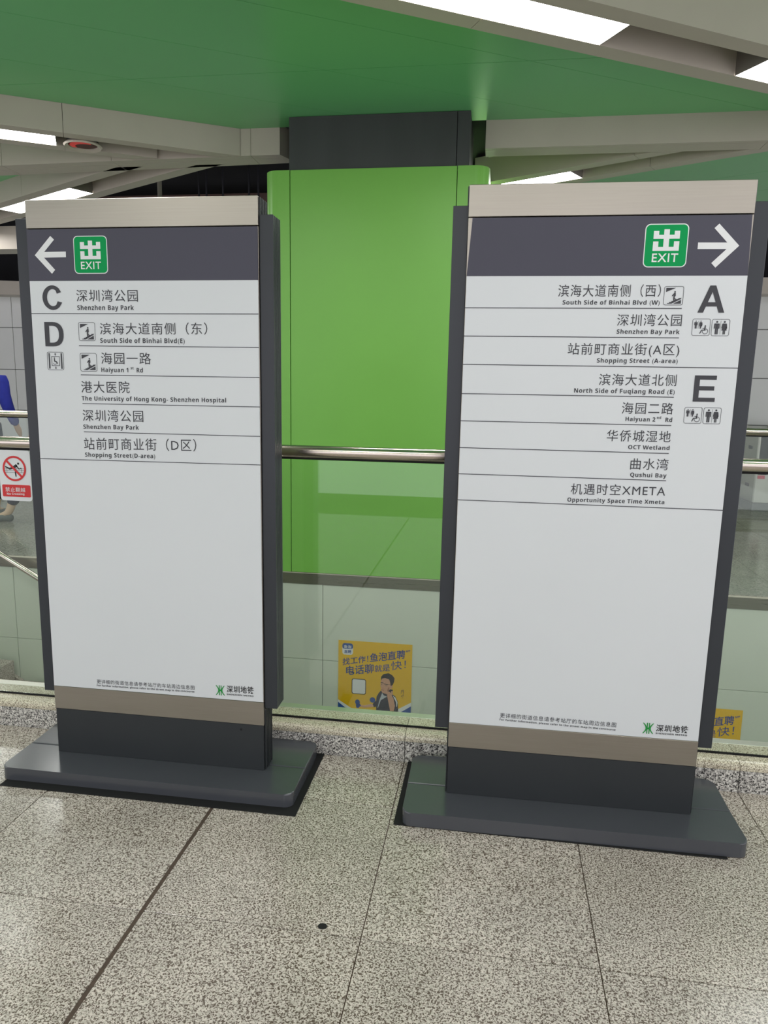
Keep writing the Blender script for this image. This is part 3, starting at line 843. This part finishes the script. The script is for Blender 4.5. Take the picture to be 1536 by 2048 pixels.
def big(pl, par, ch, x0, y0, x1, y1):
    a = pl.uv(x0, (y0+y1)/2); b = pl.uv(x1, (y0+y1)/2); c = pl.uv((x0+x1)/2, y1); d = pl.uv((x0+x1)/2, y0)
    X0, X1, Y0, Y1 = a[0], b[0], c[1], d[1]
    m = lambda p: (X0+p[0]*(X1-X0), Y0+p[1]*(Y1-Y0))
    bm = NB(); h = .0007
    if ch == 'E':
        poly_uv(pl, bm, [m(p) for p in ((0,0),(1,0),(1,.155),(.245,.155),(.245,.435),(.93,.435),(.93,.595),(.245,.595),(.245,.84),(1,.84),(1,1),(0,1))], h)
    elif ch == 'A':
        o = [(0,0),(.21,0),(.315,.23),(.685,.23),(.785,0),(1,0),(.61,1),(.39,1)]
        # outline with a hole, built from four pieces
        poly_uv(pl, bm, [m(p) for p in ((0,0),(.21,0),(.50,.765),(.50,1),(.39,1))], h)
        poly_uv(pl, bm, [m(p) for p in ((.79,0),(1,0),(.61,1),(.50,1),(.50,.765))], h)
        poly_uv(pl, bm, [m(p) for p in ((.297,.23),(.703,.23),(.645,.385),(.355,.385))], h)
    elif ch == 'D':
        O = [(0,0),(.43,0)]; I = [(.245,.155),(.41,.155)]
        n = 16
        for k in range(n+1):
            t = math.radians(-90+180*k/n)
            ct, st = math.cos(t), math.sin(t)
            e = lambda x: math.copysign(abs(x)**.85, x)
            O.append((.43+.57*e(ct), .5+.5*e(st))); I.append((.41+.345*e(ct), .5+.345*e(st)))
        O += [(.43,1),(0,1)]; I += [(.41,.845),(.245,.845)]
        band(pl, bm, [m(p) for p in O+O[:1]], [m(p) for p in I+I[:1]], h)
    elif ch == 'C':
        n = 28; O = []; I = []
        for k in range(n+1):
            t = math.radians(38+(322-38)*k/n)
            O.append((.515+.515*math.cos(t)*(1.02 if abs(math.cos(t)) > .7 else 1), .5+.5*math.sin(t)))
            ti = math.radians(46+(314-46)*k/n)
            I.append((.525+.30*math.cos(ti), .5+.345*math.sin(ti)))
        O[0] = (.965, .725); O[-1] = (1.0, .305)
        I[0] = (.745, .64+.02); I[-1] = (.77, .355)
        band(pl, bm, [m(p) for p in O], [m(p) for p in I], h)
    return obj('gate_letter', bm, M['ink'], par)
big(PL, sheetL, 'C', 85.5, 570.6, 124, 620); big(PL, sheetL, 'D', 89.8, 644, 127.3, 692.8)
big(PR, sheetR, 'A', 1397.2, 571, 1451, 625.3); big(PR, sheetR, 'E', 1387.5, 751, 1431.5, 803.5)
icon(PL, sheetL, 'stairs', (157.4, 644.5, 190.5, 681.8)); icon(PL, sheetL, 'stairs', (160.5, 706.3, 194, 743)); icon(PL, sheetL, 'lift', (94.9, 703.8, 127.6, 740))
icon(PR, sheetR, 'stairs', (1327.5, 572.3, 1366.8, 610.4))
icon(PR, sheetR, 'access', (1384, 637.4, 1420.2, 671.3)); icon(PR, sheetR, 'toilet', (1422.8, 638.3, 1459, 672))
icon(PR, sheetR, 'access', (1368, 814.2, 1403.6, 847)); icon(PR, sheetR, 'toilet', (1406.3, 815.2, 1441.8, 848))

s_ = sheetL
T(PL, s_, '深圳湾公园', 153.5, 276, 580.5, 603.4); T(PL, s_, 'Shenzhen Bay Park', 155, 268, 610.6, 620.2, kind='en')
T(PL, s_, '滨海大道南侧（东）', 200.4, 415, 647, 669); T(PL, s_, 'South Side of Binhai Blvd(E)', 200.8, 369.5, 676.4, 685.6, 686.4, kind='en')
T(PL, s_, '海园一路', 202.7, 302, 706, 728, 728.8); T(PL, s_, 'Haiyuan 1    Rd', 203, 286, 735.2, 744, 745, kind='en')
T(PL, s_, 'st', 261.5, 267.5, 733.4, 738.6, kind='en', bold=.01)
T(PL, s_, '港大医院', 163, 259.6, 763, 785.4, 786.6); T(PL, s_, 'The University of Hong Kong- Shenzhen Hospital', 163.7, 452.4, 792.4, 801, 805, kind='en')
T(PL, s_, '深圳湾公园', 166, 287, 820.4, 842.4, 844.2); T(PL, s_, 'Shenzhen Bay Park', 167, 278, 849, 857.6, 859.4, kind='en')
T(PL, s_, '站前町商业街（D区）', 168.8, 393, 876.5, 899, 902.6); T(PL, s_, 'Shopping Street(D-area)', 170.4, 310.6, 905, 913.4, 916.6, kind='en')
for a, b in (((62,627.3),(517,628)), ((158,691.5),(518,695)), ((161.7,749.7),(519,755)), ((165,807),(520,814)), ((168,863.5),(520.5,872.8)), ((77,917),(522,930))):
    rule(PL, s_, a, b)
T(PL, s_, '更详细的街道信息请参考站厅的车站周边信息图', 194, 389, 1358.9, 1366.8, 1379.6, name='footnote')
T(PL, s_, 'For further information, please refer to the street map in the concourse', 194, 389, 1368.6, 1372.2, 1385.2, kind='en', name='footnote', bold=.02)
T(PL, s_, '深圳地铁', 453.6, 507.6, 1371.4, 1384.6, 1387.6, m='black_ink', bold=.012, name='operator_name')
T(PL, s_, 'SHENZHEN METRO', 453.6, 507, 1386.8, 1389.8, 1393.8, kind='en', m='black_ink', name='operator_name')
s_ = sheetR
T(PR, s_, '滨海大道南侧（西）', 1116, 1321, 570.6, 593.6); T(PR, s_, 'South Side of Binhai Blvd (W)', 1125, 1319, 600.4, 609, 609.6, kind='en')
T(PR, s_, '深圳湾公园', 1233.6, 1362.6, 629.4, 652, 652.3); T(PR, s_, 'Shenzhen Bay Park', 1233, 1359, 658.8, 667.4, 668.2, kind='en')
T(PR, s_, '站前町商业街(A区)', 1135, 1358, 687, 709, 711); T(PR, s_, 'Shopping Street (A-area)', 1193.5, 1355, 716.4, 725.2, 726.4, kind='en')
T(PR, s_, '滨海大道北侧', 1197.3, 1352, 748.5, 770.5, 772.3); T(PR, s_, 'North Side of Fuqiang Road (E)', 1148, 1349, 776.4, 785.2, 788.2, kind='en')
T(PR, s_, '海园二路', 1243, 1345.5, 805.5, 827.5, 829); T(PR, s_, 'Haiyuan 2     Rd', 1250.7, 1344, 833.6, 842, 844, kind='en')
T(PR, s_, 'nd', 1313.6, 1322, 832.6, 837.8, kind='en', bold=.005)
T(PR, s_, '华侨城湿地', 1213, 1340.4, 860.6, 882.2, 885); T(PR, s_, 'OCT Wetland', 1256, 1338.7, 890, 898, 900, kind='en')
T(PR, s_, '曲水湾', 1260, 1335.7, 917.4, 938.8, 940.6); T(PR, s_, 'Qushui Bay', 1260, 1332.7, 945.2, 953.4, 955.4, kind='en')
T(PR, s_, '机遇时空XMETA', 1141, 1329.7, 967.8, 988.6, 993); T(PR, s_, 'Opportunity Space Time Xmeta', 1134.5, 1328.4, 995, 1003, 1008.4, kind='en')
for a, b in (((929,615.5),(1363.5,617)), ((926,672),(1358,675.7)), ((923.6,728.6),(1476,736.2)), ((922,787),(1347.6,794.4)), ((919,841.4),(1342.5,851)), ((916.5,895),(1337.4,907)), ((914.5,947.3),(1332,961.4)), ((912.5,999.4),(1447,1020.6))):
    rule(PR, s_, a, b)
T(PR, s_, '更详细的街道信息请参考站厅的车站周边信息图', 1000, 1232, 1426, 1434.8, 1454.6, name='footnote')
T(PR, s_, 'For further information, please refer to the street map in the concourse', 999, 1231, 1437, 1440.6, 1461.4, kind='en', name='footnote', bold=.012)
T(PR, s_, '深圳地铁', 1311.7, 1375.7, 1449.4, 1462.6, 1466.2, m='black_ink', bold=.012, name='operator_name')
T(PR, s_, 'SHENZHEN METRO', 1311, 1374, 1464.6, 1467.8, 1472.4, kind='en', m='black_ink', name='operator_name')
def logo(pl, par, x0, y0, x1, y1):
    a = pl.uv(x0, (y0+y1)/2); b = pl.uv(x1, (y0+y1)/2); c = pl.uv((x0+x1)/2, y1); d = pl.uv((x0+x1)/2, y0)
    X0, X1, Y0, Y1 = a[0], b[0], c[1], d[1]; h = .0008
    m = lambda p: (X0+p[0]*(X1-X0), Y0+p[1]*(Y1-Y0))
    bm = NB()
    for s in (-1, 1):
        # outer arms: curve from the corner in to the centre and out again
        O = []; I = []
        for k in range(13):
            t = -1+2*k/12
            x = .5+s*(.12+.34*abs(t)**1.9)
            O.append((x, .5+.5*t)); I.append((x+s*(.13+.0*t), .5+.5*t))
        # clamp the outer tips inside the box
        band(pl, bm, [m((min(max(p[0], 0), 1), p[1])) for p in O], [m((min(max(p[0], 0), 1), p[1])) for p in I], h)
        for y0_, y1_ in ((0, .42), (.58, 1.0)):
            xa = .5+s*.055; xb = .5+s*.15
            poly_uv(pl, bm, [m(p) for p in ((xa, y0_), (xb, y0_), (xb, y1_), (xa, y1_))], h)
    poly_uv(pl, bm, [m(p) for p in ((.36, .42), (.64, .42), (.64, .58), (.36, .58))], h+.0002)
    return obj('operator_emblem', bm, M['logo_green'], par)
logo(PL, sheetL, 432.2, 1370.6, 449.2, 1390.4); logo(PR, sheetR, 1285.7, 1445.5, 1306.8, 1467.4)
# small marks on the left plinth
bm = NB(); c = PL.uv(482, 1459); poly_uv(PL, bm, circ(c[0], c[1], .004, 10), .0004); obj('screw_head', bm, M['black'], SL)

# ---- rubber mats
bm = NB(); box(bm, (-1.668, 2.150, .0002), (-.597, 2.574, .0032), .0008)
tag(obj('rubber_mat', bm, M['rubber'], loc=(-1.13, 2.36, 0)), 'thin black rubber mat under the base of the left totem sign', 'mat')
bm = NB(); box(bm, (-.272, 2.163, .0002), (.76, 2.574, .0032), .0008)
tag(obj('rubber_mat', bm, M['rubber'], loc=(.26, 2.36, 0)), 'thin black rubber mat under the base of the right totem sign', 'mat')
# small black floor disc
c = on_z(645, 1853, 0)
bm = NB(); prism(bm, circ(c.x, c.y, .0122, 20, .0105), .0, .0015); tag(obj('floor_stud', bm, M['rubber'], loc=(c.x, c.y, 0)), 'small black round stud cap on the floor in the foreground', 'floor stud')

# =================================================================== NO CROSSING PLATE
NPl = Plane((-1.874, VG-.009, 1.03), (1, 0, 0), (0, 0, 1))
t = empty('no_crossing_sign', (-1.874, VG-.009, .93), 'white no crossing plate with red ring, on the glass at the left picture edge', 'sign')
bm = NB(); poly_uv(NPl, bm, rrect(-.068, -.098, .068, .104, .012), .002, .0019); base = obj('plate', bm, M['sign_white'], t)
pc = NPl.uv(29.5, 937)
bm = NB(); rr = .0505
o, i = arc_band(pc[0], pc[1], rr*.84, rr, 0, 360, 40); band(NPl, bm, o, i, .0032)
stroke(NPl, bm, (pc[0]-.036, pc[1]+.034), (pc[0]+.034, pc[1]-.036), .0085, .0034)
obj('prohibition_ring', bm, M['red'], t)
K = lambda x, y: NPl.uv(x/6.4, 740+y/6.4)
bm = NB()
poly_uv(NPl, bm, circ(*K(237, 1198), .0029*1.5, 14), .0028)
for q in ([(205,1205),(222,1215),(225,1240),(180,1262),(130,1275),(68,1240),(75,1228),(125,1250),(160,1240)],
          [(210,1208),(250,1262),(275,1250),(280,1258),(248,1274),(212,1235)],
          [(195,1262),(213,1262),(212,1320),(218,1365),(205,1365),(195,1320)]):
    poly_uv(NPl, bm, [K(*p) for p in q], .0028)
obj('climbing_figure', bm, M['black_ink'], t)
bm = NB()
for y in (1262, 1285, 1310): stroke(NPl, bm, K(60, y-3), K(315, y+3), .0010, .0026)
for x in (92, 278): stroke(NPl, bm, K(x, 1255), K(x+3, 1312), .0010, .0026)
obj('fence_print', bm, M['black_ink'], t)
a = K(33, 1462); b = K(400, 1472); c_ = K(40, 1615)
bm = NB(); poly_uv(NPl, bm, rrect(a[0], c_[1], .063, a[1], .005), .0028); obj('red_label', bm, M['red'], t)
put_text(NPl, 'lettering', '禁止翻越', tuple(map(float, (78/6.4, 740+1552/6.4))), (332/6.4, 740+1562/6.4), 740+1500/6.4, M['sign_white'], t, bold=.004, spacing=1.1, h=.0034, ref_ch='园')
put_text(NPl, 'lettering', to_bold('No Crossing'), (96/6.4, 740+1595/6.4), (320/6.4, 740+1600/6.4), 740+1568/6.4, M['sign_white'], t, h=.0034, ref_ch=to_bold('H'))

# =================================================================== POSTERS ON THE STAIRWELL WALL
WP = Plane((0, VW-.0025, 0), (1, 0, 0), (0, 0, 1))
def wp(zx, zy): return WP.uv(670+zx/9.6, 1270+zy/9.6)
ORG = wp(68, 92)
def poster(dx, dz, label):
    X0, Z1 = ORG
    w = WP.uv(825, 1288)[0]-X0
    hgt = .60
    t = empty('poster', (X0+w/2+dx, VW-.003, Z1-hgt+dz), label, 'poster')
    pl = Plane(WP.o+Vector((dx, 0, dz)), WP.a, WP.b)
    k = lambda q: [wp(*p) for p in q]
    bm = NB(); poly_uv(pl, bm, [(X0, Z1-hgt), (X0+w, Z1-hgt), (X0+w, Z1), (X0, Z1)], .0012, .001); obj('sheet', bm, M['yellow'], t)
    def add(name, polys, m, h):
        bm = NB()
        for q in polys: poly_uv(pl, bm, q, h)
        obj(name, bm, M[m], t)
    zb = Z1-hgt; xl, xr = X0, X0+w
    add('white_corner_band', [[(xl, zb+.115), (xl, zb+.045), (xl+.13, zb), (xl+.19, zb)], [(xr, zb+.135), (xr, zb+.045), (xr-.12, zb), (xr-.22, zb)]], 'sign_white', .0016)
    add('blue_corner', [[(xl, zb+.095), (xl, zb), (xl+.13, zb)], [(xr, zb+.105), (xr, zb), (xr-.15, zb)]], 'poster_blue2', .002)
    # app badge
    a = wp(142, 260); b = wp(348, 165); c = wp(142, 370)
    add('badge', [rrect(a[0], c[1], b[0], b[1], .02)], 'sign_white', .0016)
    add('badge_top', [rrect(a[0], a[1], b[0], b[1], .018)], 'poster_blue2', .002)
    def tx(body, p0, p1, top, m, bold=0, h=.0022, shear=0):
        f = lambda p: (670+p[0]/9.6, 1270+p[1]/9.6)
        A, B = f(p0), f(p1)
        me = text_mesh(body, bold, 1.0, 0, shear); x0, x1, y0, y1 = bbox(me)
        r = ref('园'); 
        if any(ord(ch) > 300 for ch in body): y0, y1 = r[2], r[3]
        a_ = Vector(WP.uv(*A)); b_ = Vector(WP.uv(*B)); tt = Vector(WP.uv(A[0], 1270+top/9.6)); hh = tt.y-a_.y
        bm = NB(); bm.from_mesh(me); bpy.data.meshes.remove(me)
        for v in bm.verts:
            s = (v.co.x-x0)/(x1-x0); u = (v.co.y-y0)/(y1-y0); q = a_+(b_-a_)*s+Vector((0, hh*u)); v.co = pl.P(q.x, q.y, h)
        obj('lettering', bm, M[m], t)
    tx('鱼泡', (172, 250), (318, 262), 190, 'sign_white', .015, .0024); tx('直聘', (178, 345), (312, 352), 285, 'poster_blue2', .015, .0024)
    tx('找工作！', (145, 580), (640, 520), 452, 'poster_blue', .012)
    tx('鱼泡直聘', (668, 520), (1345, 450), 365, 'poster_blue', .014)
    tx('APP', (1352, 335), (1445, 325), 295, 'poster_blue', .02)
    tx('电话聊', (212, 770), (740, 725), 605, 'poster_blue', .014); tx('就是', (760, 712), (1055, 690), 585, 'poster_blue', .006)
    tx('快！', (1075, 680), (1360, 645), 515, 'poster_blue', 0)
    # blank card where the code is left out
    a = wp(318, 1125); b = wp(598, 850)
    add('card_border', [rrect(a[0], a[1], b[0], b[1], .016)], 'black_ink', .0014)
    add('card', [rrect(a[0]+.006, a[1]+.006, b[0]-.006, b[1]-.006, .012)], 'sign_white', .0018)
    # printed man thinking, holding a handset
    add('printed_jacket', [k([(885,1062),(840,1110),(800,1180),(790,1260),(740,1300),(720,1340),(745,1385),(790,1375),(790,1470),(1215,1480),(1205,1280),(1160,1180),(1110,1140),(1110,1050),(1060,1040)])], 'navy_print', .0016)
    add('printed_shirt', [k([(905,1110),(940,1160),(1000,1180),(940,1215),(880,1250),(825,1400),(818,1390),(860,1230)])], 'shirt_print', .0019)
    add('printed_stripe', [k([(1110,1160),(1160,1200),(1200,1290),(1190,1380),(1178,1375),(1172,1290),(1130,1200)])], 'sign_white', .0019)
    add('printed_forearm', [k([(480,1335),(560,1350),(700,1320),(735,1345),(742,1378),(560,1392),(470,1370)]),
                            k([(1000,1160),(1080,1150),(1125,1220),(1150,1360),(1130,1460),(1060,1460),(1035,1340)])], 'skin_print', .0021)
    add('printed_face', [k([(892,830),(880,900),(872,980),(885,1010),(882,1050),(905,1105),(950,1115),(1010,1090),(1060,1040),(1105,1010),(1108,960),(1070,950),(1060,840),(980,810)]),
                         k([(920,1110),(1005,1140),(1000,1170),(1060,1190),(1110,1140),(1108,1075),(1080,1075),(1075,1110),(1040,1085),(1005,1075),(985,1100)])], 'skin_print', .0022)
    add('printed_features', [k([(886,905),(925,912),(925,924),(888,918)]), k([(955,935),(1010,950),(1008,960),(955,948)]), k([(885,1035),(940,1055),(935,1068),(890,1050)]), k([(905,1010),(935,1020),(915,1026)]), k([(1000,1075),(1010,1040),(1030,1000),(1045,1010),(1040,1060),(1020,1085)])], 'skin_print_dark', .0025)
    add('printed_glasses', [k([(878,902),(930,912),(930,926),(880,918)]), k([(948,930),(1015,945),(1015,958),(948,944)]), k([(930,926),(948,934),(948,940),(930,932)]), k([(1015,948),(1060,952),(1060,957),(1015,954)]), k([(893,930),(900,932),(908,958),(900,958)]), k([(960,966),(1010,970),(1005,975),(962,972)])], 'hair_print', .0027)
    add('printed_hair', [k([(885,870),(885,800),(930,750),(1030,732),(1100,770),(1145,830),(1135,900),(1108,960),(1070,975),(1058,900),(1040,850),(960,822),(910,832)])], 'hair_print', .0026)
    add('printed_handset', [circ(*wp(432, 1285), .019, 18, .021), circ(*wp(722, 1245), .022, 18, .022), k([(400,1330),(470,1310),(500,1350),(450,1400),(410,1390)])], 'poster_blue2', .0024)
    add('printed_signature', [k([(1270,1065),(1278,1065),(1272,1130),(1266,1130)]), k([(1278,1062),(1318,1050),(1320,1130),(1312,1130),(1310,1062),(1280,1072)]), k([(1290,1085),(1310,1080),(1310,1088),(1290,1093)]),
                              k([(1272,1160),(1282,1158),(1280,1185),(1270,1186)]), k([(1295,1150),(1318,1140),(1320,1148),(1297,1158)]), k([(1298,1165),(1322,1160),(1322,1166),(1298,1171)]), k([(1306,1150),(1310,1150),(1304,1215),(1300,1215)])], 'black_ink', .0022)
    return t
poster(0, 0, 'yellow square poster with blue headline and thinking man, between the two signs')
p2 = WP.uv(1486, 1422)
poster(p2[0]-(ORG[0]+(WP.uv(825, 1288)[0]-ORG[0])), p2[1]-ORG[1]+.004, 'yellow poster low behind the right edge of the right sign, only its corner visible')

# =================================================================== ROUND SPEAKER ON THE CEILING
c = on_z(166, 294, S_Z-.012)
t = empty('ceiling_speaker', (c.x, c.y, S_Z), 'round ceiling speaker with a painted red reflection beside the left light slot', 'speaker')  # speaker fitting, no lamp; its red is a painted reflection
def disc(name, r0, r1, z0, z1, m, n=32, hollow=False):
    bm = NB(); lo = [(c.x+r0*math.cos(2*math.pi*i/n), c.y+r0*math.sin(2*math.pi*i/n), z0) for i in range(n)]
    hi = [(c.x+r1*math.cos(2*math.pi*i/n), c.y+r1*math.sin(2*math.pi*i/n), z1) for i in range(n)]
    hull_prism(bm, lo, hi); return obj(name, bm, M[m], t)
bm = NB()
n = 36
for (ra, za, rb, zb_) in ((.115, S_Z+.01, .13, S_Z-.006), (.13, S_Z-.006, .122, S_Z-.016), (.122, S_Z-.016, .100, S_Z-.006), (.100, S_Z-.006, .098, S_Z+.012)):
    A = [bm.verts.new((c.x+ra*math.cos(2*math.pi*i/n), c.y+ra*math.sin(2*math.pi*i/n), za)) for i in range(n)]
    B = [bm.verts.new((c.x+rb*math.cos(2*math.pi*i/n), c.y+rb*math.sin(2*math.pi*i/n), zb_)) for i in range(n)]
    for i in range(n): bm.faces.new((A[i], A[(i+1) % n], B[(i+1) % n], B[i]))
obj('trim_ring', bm, M['cream'], t)
disc('back_box', .11, .09, S_Z+.008, S_Z+.09, 'dark_box')
disc('mesh_cover', .07, .098, S_Z-.003, S_Z+.004, 'speaker_mesh')
o_ = [(c.x+.088*math.cos(math.radians(a)), c.y+.088*math.sin(math.radians(a))) for a in range(170, 331, 16)]
i_ = [(c.x+.01+.070*math.cos(math.radians(a)), c.y+.012+.055*math.sin(math.radians(a))) for a in range(330, 169, -16)]
bm = NB(); prism(bm, o_+i_, S_Z-.006, S_Z-.0035); obj('red_reflection', bm, M['reflected_red'], t)  # glowing crescent painted in for the reflection of an unseen red display

# =================================================================== TICKET GATES
def gate(u, v, label, brown=False):
    t = empty('ticket_gate', (u, v, 0), label, 'ticket gate')
    L_, w, H_ = 1.6, .26, .98
    bm = NB(); box(bm, (u, v, .10), (u+w, v+L_, H_-.03), .012); obj('cabinet', bm, M['gate'], t)
    bm = NB(); box(bm, (u-.004, v-.004, .0), (u+w+.004, v+L_+.004, .10), .003); obj('plinth', bm, M['gate_plinth'], t)
    bm = NB(); box(bm, (u-.006, v-.01, H_-.03), (u+w+.006, v+L_+.01, H_+.01), .015, 3); obj('top_cover', bm, M['gate'], t)
    bm = NB(); box(bm, (u+.03, v-.008, .45), (u+.13, v-.0005, .93)); obj('smoked_end', bm, M['gate_dark'], t)
    bm = NB(); box(bm, (u+.03, v-.010, .40), (u+.11, v-.0005, .44)); obj('status_light', bm, M['led'], t)
    for z in (.30, .60, .76):
        bm = NB(); hull_prism(bm, [(u-.003, v+.25+p[0], z+p[1]) for p in rrect(-.07, -.02, .07, .02, .019)], [(u+.001, v+.25+p[0], z+p[1]) for p in rrect(-.07, -.02, .07, .02, .019)]); obj('side_slot', bm, M['gate_dark'], t)
        bm = NB(); hull_prism(bm, [(u+w-.03+p[0]*.4, v-.003, z+p[1]*.6) for p in rrect(-.05, -.02, .05, .02, .019)], [(u+w-.03+p[0]*.4, v+.001, z+p[1]*.6) for p in rrect(-.05, -.02, .05, .02, .019)]); obj('front_slot', bm, M['gate_dark'], t)
    if brown:
        bm = NB(); box(bm, (u+w+.004, v+.5, .25), (u+w+.30, v+.53, .85), .01); obj('flap', bm, M['gate_brown'], t)
gate(3.13, 9.35, 'steel ticket gate nearest the right picture edge, behind the handrails', True)
gate(2.84, 9.95, 'steel ticket gate partly hidden behind the wing of the right sign')
gate(3.75, 9.3, 'steel ticket gate just outside the right picture edge')

# =================================================================== PEOPLE
def skin(verts, edges, radii, root=0, sub=1):
    me = bpy.data.meshes.new('s'); me.from_pydata(verts, edges, [])
    o = bpy.data.objects.new('s', me); COL.objects.link(o)
    md = o.modifiers.new('k', 'SKIN'); md.use_smooth_shade = True
    ss = o.modifiers.new('u', 'SUBSURF'); ss.levels = sub; ss.render_levels = sub
    sv = me.skin_vertices[0].data
    for i, r in enumerate(radii):
        sv[i].radius = r if isinstance(r, tuple) else (r, r); sv[i].use_root = (i == root)
    dg = bpy.context.evaluated_depsgraph_get(); dg.update()
    m = bpy.data.meshes.new_from_object(o.evaluated_get(dg))
    bpy.data.objects.remove(o); bpy.data.meshes.remove(me)
    for p in m.polygons: p.use_smooth = True
    return m
def person(x, y, ang, J, label, top, legs, shoes, arms_bare=False, shorts=False):
    """J: joints in body space (forward = +X, left = +Y)"""
    t = empty('person', (x, y, 0), label, 'person')
    t.rotation_euler = (0, 0, ang)
    def add(name, chain, m, sub=1, root=0):
        vs = []; es = []; rs = []
        for path in chain:
            prev = None
            for p, r in path:
                key = None
                for i, q in enumerate(vs):
                    if (Vector(q)-Vector(p)).length < 1e-5: key = i
                if key is None: vs.append(tuple(p)); rs.append(r); key = len(vs)-1
                if prev is not None: es.append((prev, key))
                prev = key
        me = skin(vs, es, rs, root, sub); o = link(name, me, M[m], t); return o
    j = J
    add('body', [[(j['pel'], .10), (j['wst'], .09), (j['chs'], .11), (j['nck'], .05), (j['nk2'], .05), (j['hd1'], .075), (j['hd2'], .082), (j['hd3'], .06)],
                 [(j['chs'], .11), (j['shL'], .055), (j['elL'], .042), (j['wrL'], .03), (j['haL'], .034), (j['fiL'], .014)],
                 [(j['chs'], .11), (j['shR'], .055), (j['elR'], .042), (j['wrR'], .03), (j['haR'], .034), (j['fiR'], .014)],
                 [(j['pel'], .10), (j['hiL'], .075), (j['knL'], .052), (j['anL'], .04), (j['toL'], .03)],
                 [(j['pel'], .10), (j['hiR'], .075), (j['knR'], .052), (j['anR'], .04), (j['toR'], .03)]], 'skin')
    hd = Vector(j['hd1'])
    # face features
    def blob(name, p, r, m, s=(1, 1, 1)):
        bm = NB(); bmesh.ops.create_uvsphere(bm, u_segments=12, v_segments=8, radius=r)
        for v in bm.verts: v.co = Vector((v.co.x*s[0], v.co.y*s[1], v.co.z*s[2]))+Vector(p)
        me = bpy.data.meshes.new(name); bm.to_mesh(me); bm.free()
        for q in me.polygons: q.use_smooth = True
        return link(name, me, M[m], t)
    for s in (-1, 1): blob('eye', hd+Vector((.068, .03*s, .03)), .011, 'hair'); blob('ear', hd+Vector((-.005, .078*s, .015)), .02, 'skin', (.7, .4, 1.2))
    blob('nose', hd+Vector((.088, 0, .0)), .014, 'skin', (1, .7, 1.3)); blob('mouth', hd+Vector((.074, 0, -.038)), .018, 'shoe_red', (.3, 1, .3))
    blob('hair', hd+Vector((-.02, 0, .05)), .102, 'hair', (1.0, .9, 1.05))
    k = 1.22
    add('jacket', [[(j['pel'], .145), (j['wst'], .135), (j['chs'], .155), (j['nck'], .07)],
                   [(j['chs'], .155), (j['shL'], .078), (j['elL'], .06), (j['wrL'], .045)], [(j['chs'], .155), (j['shR'], .078), (j['elR'], .06), (j['wrR'], .045)]], top)
    mid = lambda a, b, f: tuple(Vector(a)*(1-f)+Vector(b)*f)
    f = .8
    add('trousers', [[(j['wst'], .118), (j['pel'], .12), (j['hiL'], .09), (j['knL'], .075), (mid(j['knL'], j['anL'], f), .06)], [(j['pel'], .12), (j['hiR'], .09), (j['knR'], .075), (mid(j['knR'], j['anR'], f), .06)]], legs)
    for side, m in zip('LR', shoes):
        a, b_ = Vector(j['an'+side]), Vector(j['to'+side])
        heel = a+Vector((-.05, 0, -.045)); d = (b_-heel)
        add('shoe', [[(tuple(heel), .042), (tuple(heel+d*.5+Vector((0, 0, .01))), .046), (tuple(b_), .036), (tuple(b_+d.normalized()*.05), .026)]], m)
    return t
def joints(stride=.0, elbow=.12, lean=0.0):
    s = stride
    return dict(pel=(0,0,.92), wst=(lean*.3,0,1.08), chs=(lean*.7,0,1.30), nck=(lean,0,1.46), nk2=(lean,0,1.50), hd1=(lean+.02,0,1.59), hd2=(lean+.01,0,1.65), hd3=(lean,0,1.70),
        shL=(lean*.8,.18,1.40), elL=(lean*.8-.08,.18+elbow,1.13), wrL=(lean*.8+.10,.20+elbow*.8,.95), haL=(lean*.8+.15,.20+elbow*.8,.89), fiL=(lean*.8+.19,.20+elbow*.8,.82),
        shR=(lean*.8,-.18,1.40), elR=(lean*.8-.05,-.18-elbow,1.13), wrR=(lean*.8+.10,-.20-elbow*.8,.95), haR=(lean*.8+.15,-.20-elbow*.8,.89), fiR=(lean*.8+.19,-.20-elbow*.8,.82),
        hiL=(0,.09,.86), knL=(s*.62+.03,.10,.48), anL=(s*1.0,.10,.085), toL=(s*1.0+.15,.11,.035),
        hiR=(0,-.09,.86), knR=(-s*.25+.04,-.10,.48), anR=(-s*.9,-.10,.085), toR=(-s*.9+.15,-.11,.035))
person(-5.23, 6.95, math.radians(100), joints(.12, .10, -.04), 'person in a cobalt blue jacket at the left picture edge, walking away', 'blue_cloth', 'navy_cloth', ('shoe_grey', 'shoe_grey'))
person(-4.33, 6.8, math.radians(188), joints(.50, .03, .0), 'person hidden behind the left sign, only walking feet visible below the plate', 'grey_cloth', 'navy_cloth', ('shoe_grey', 'shoe_red'))
for o in bpy.data.objects:
    if 'wo' in o: del o['wo']
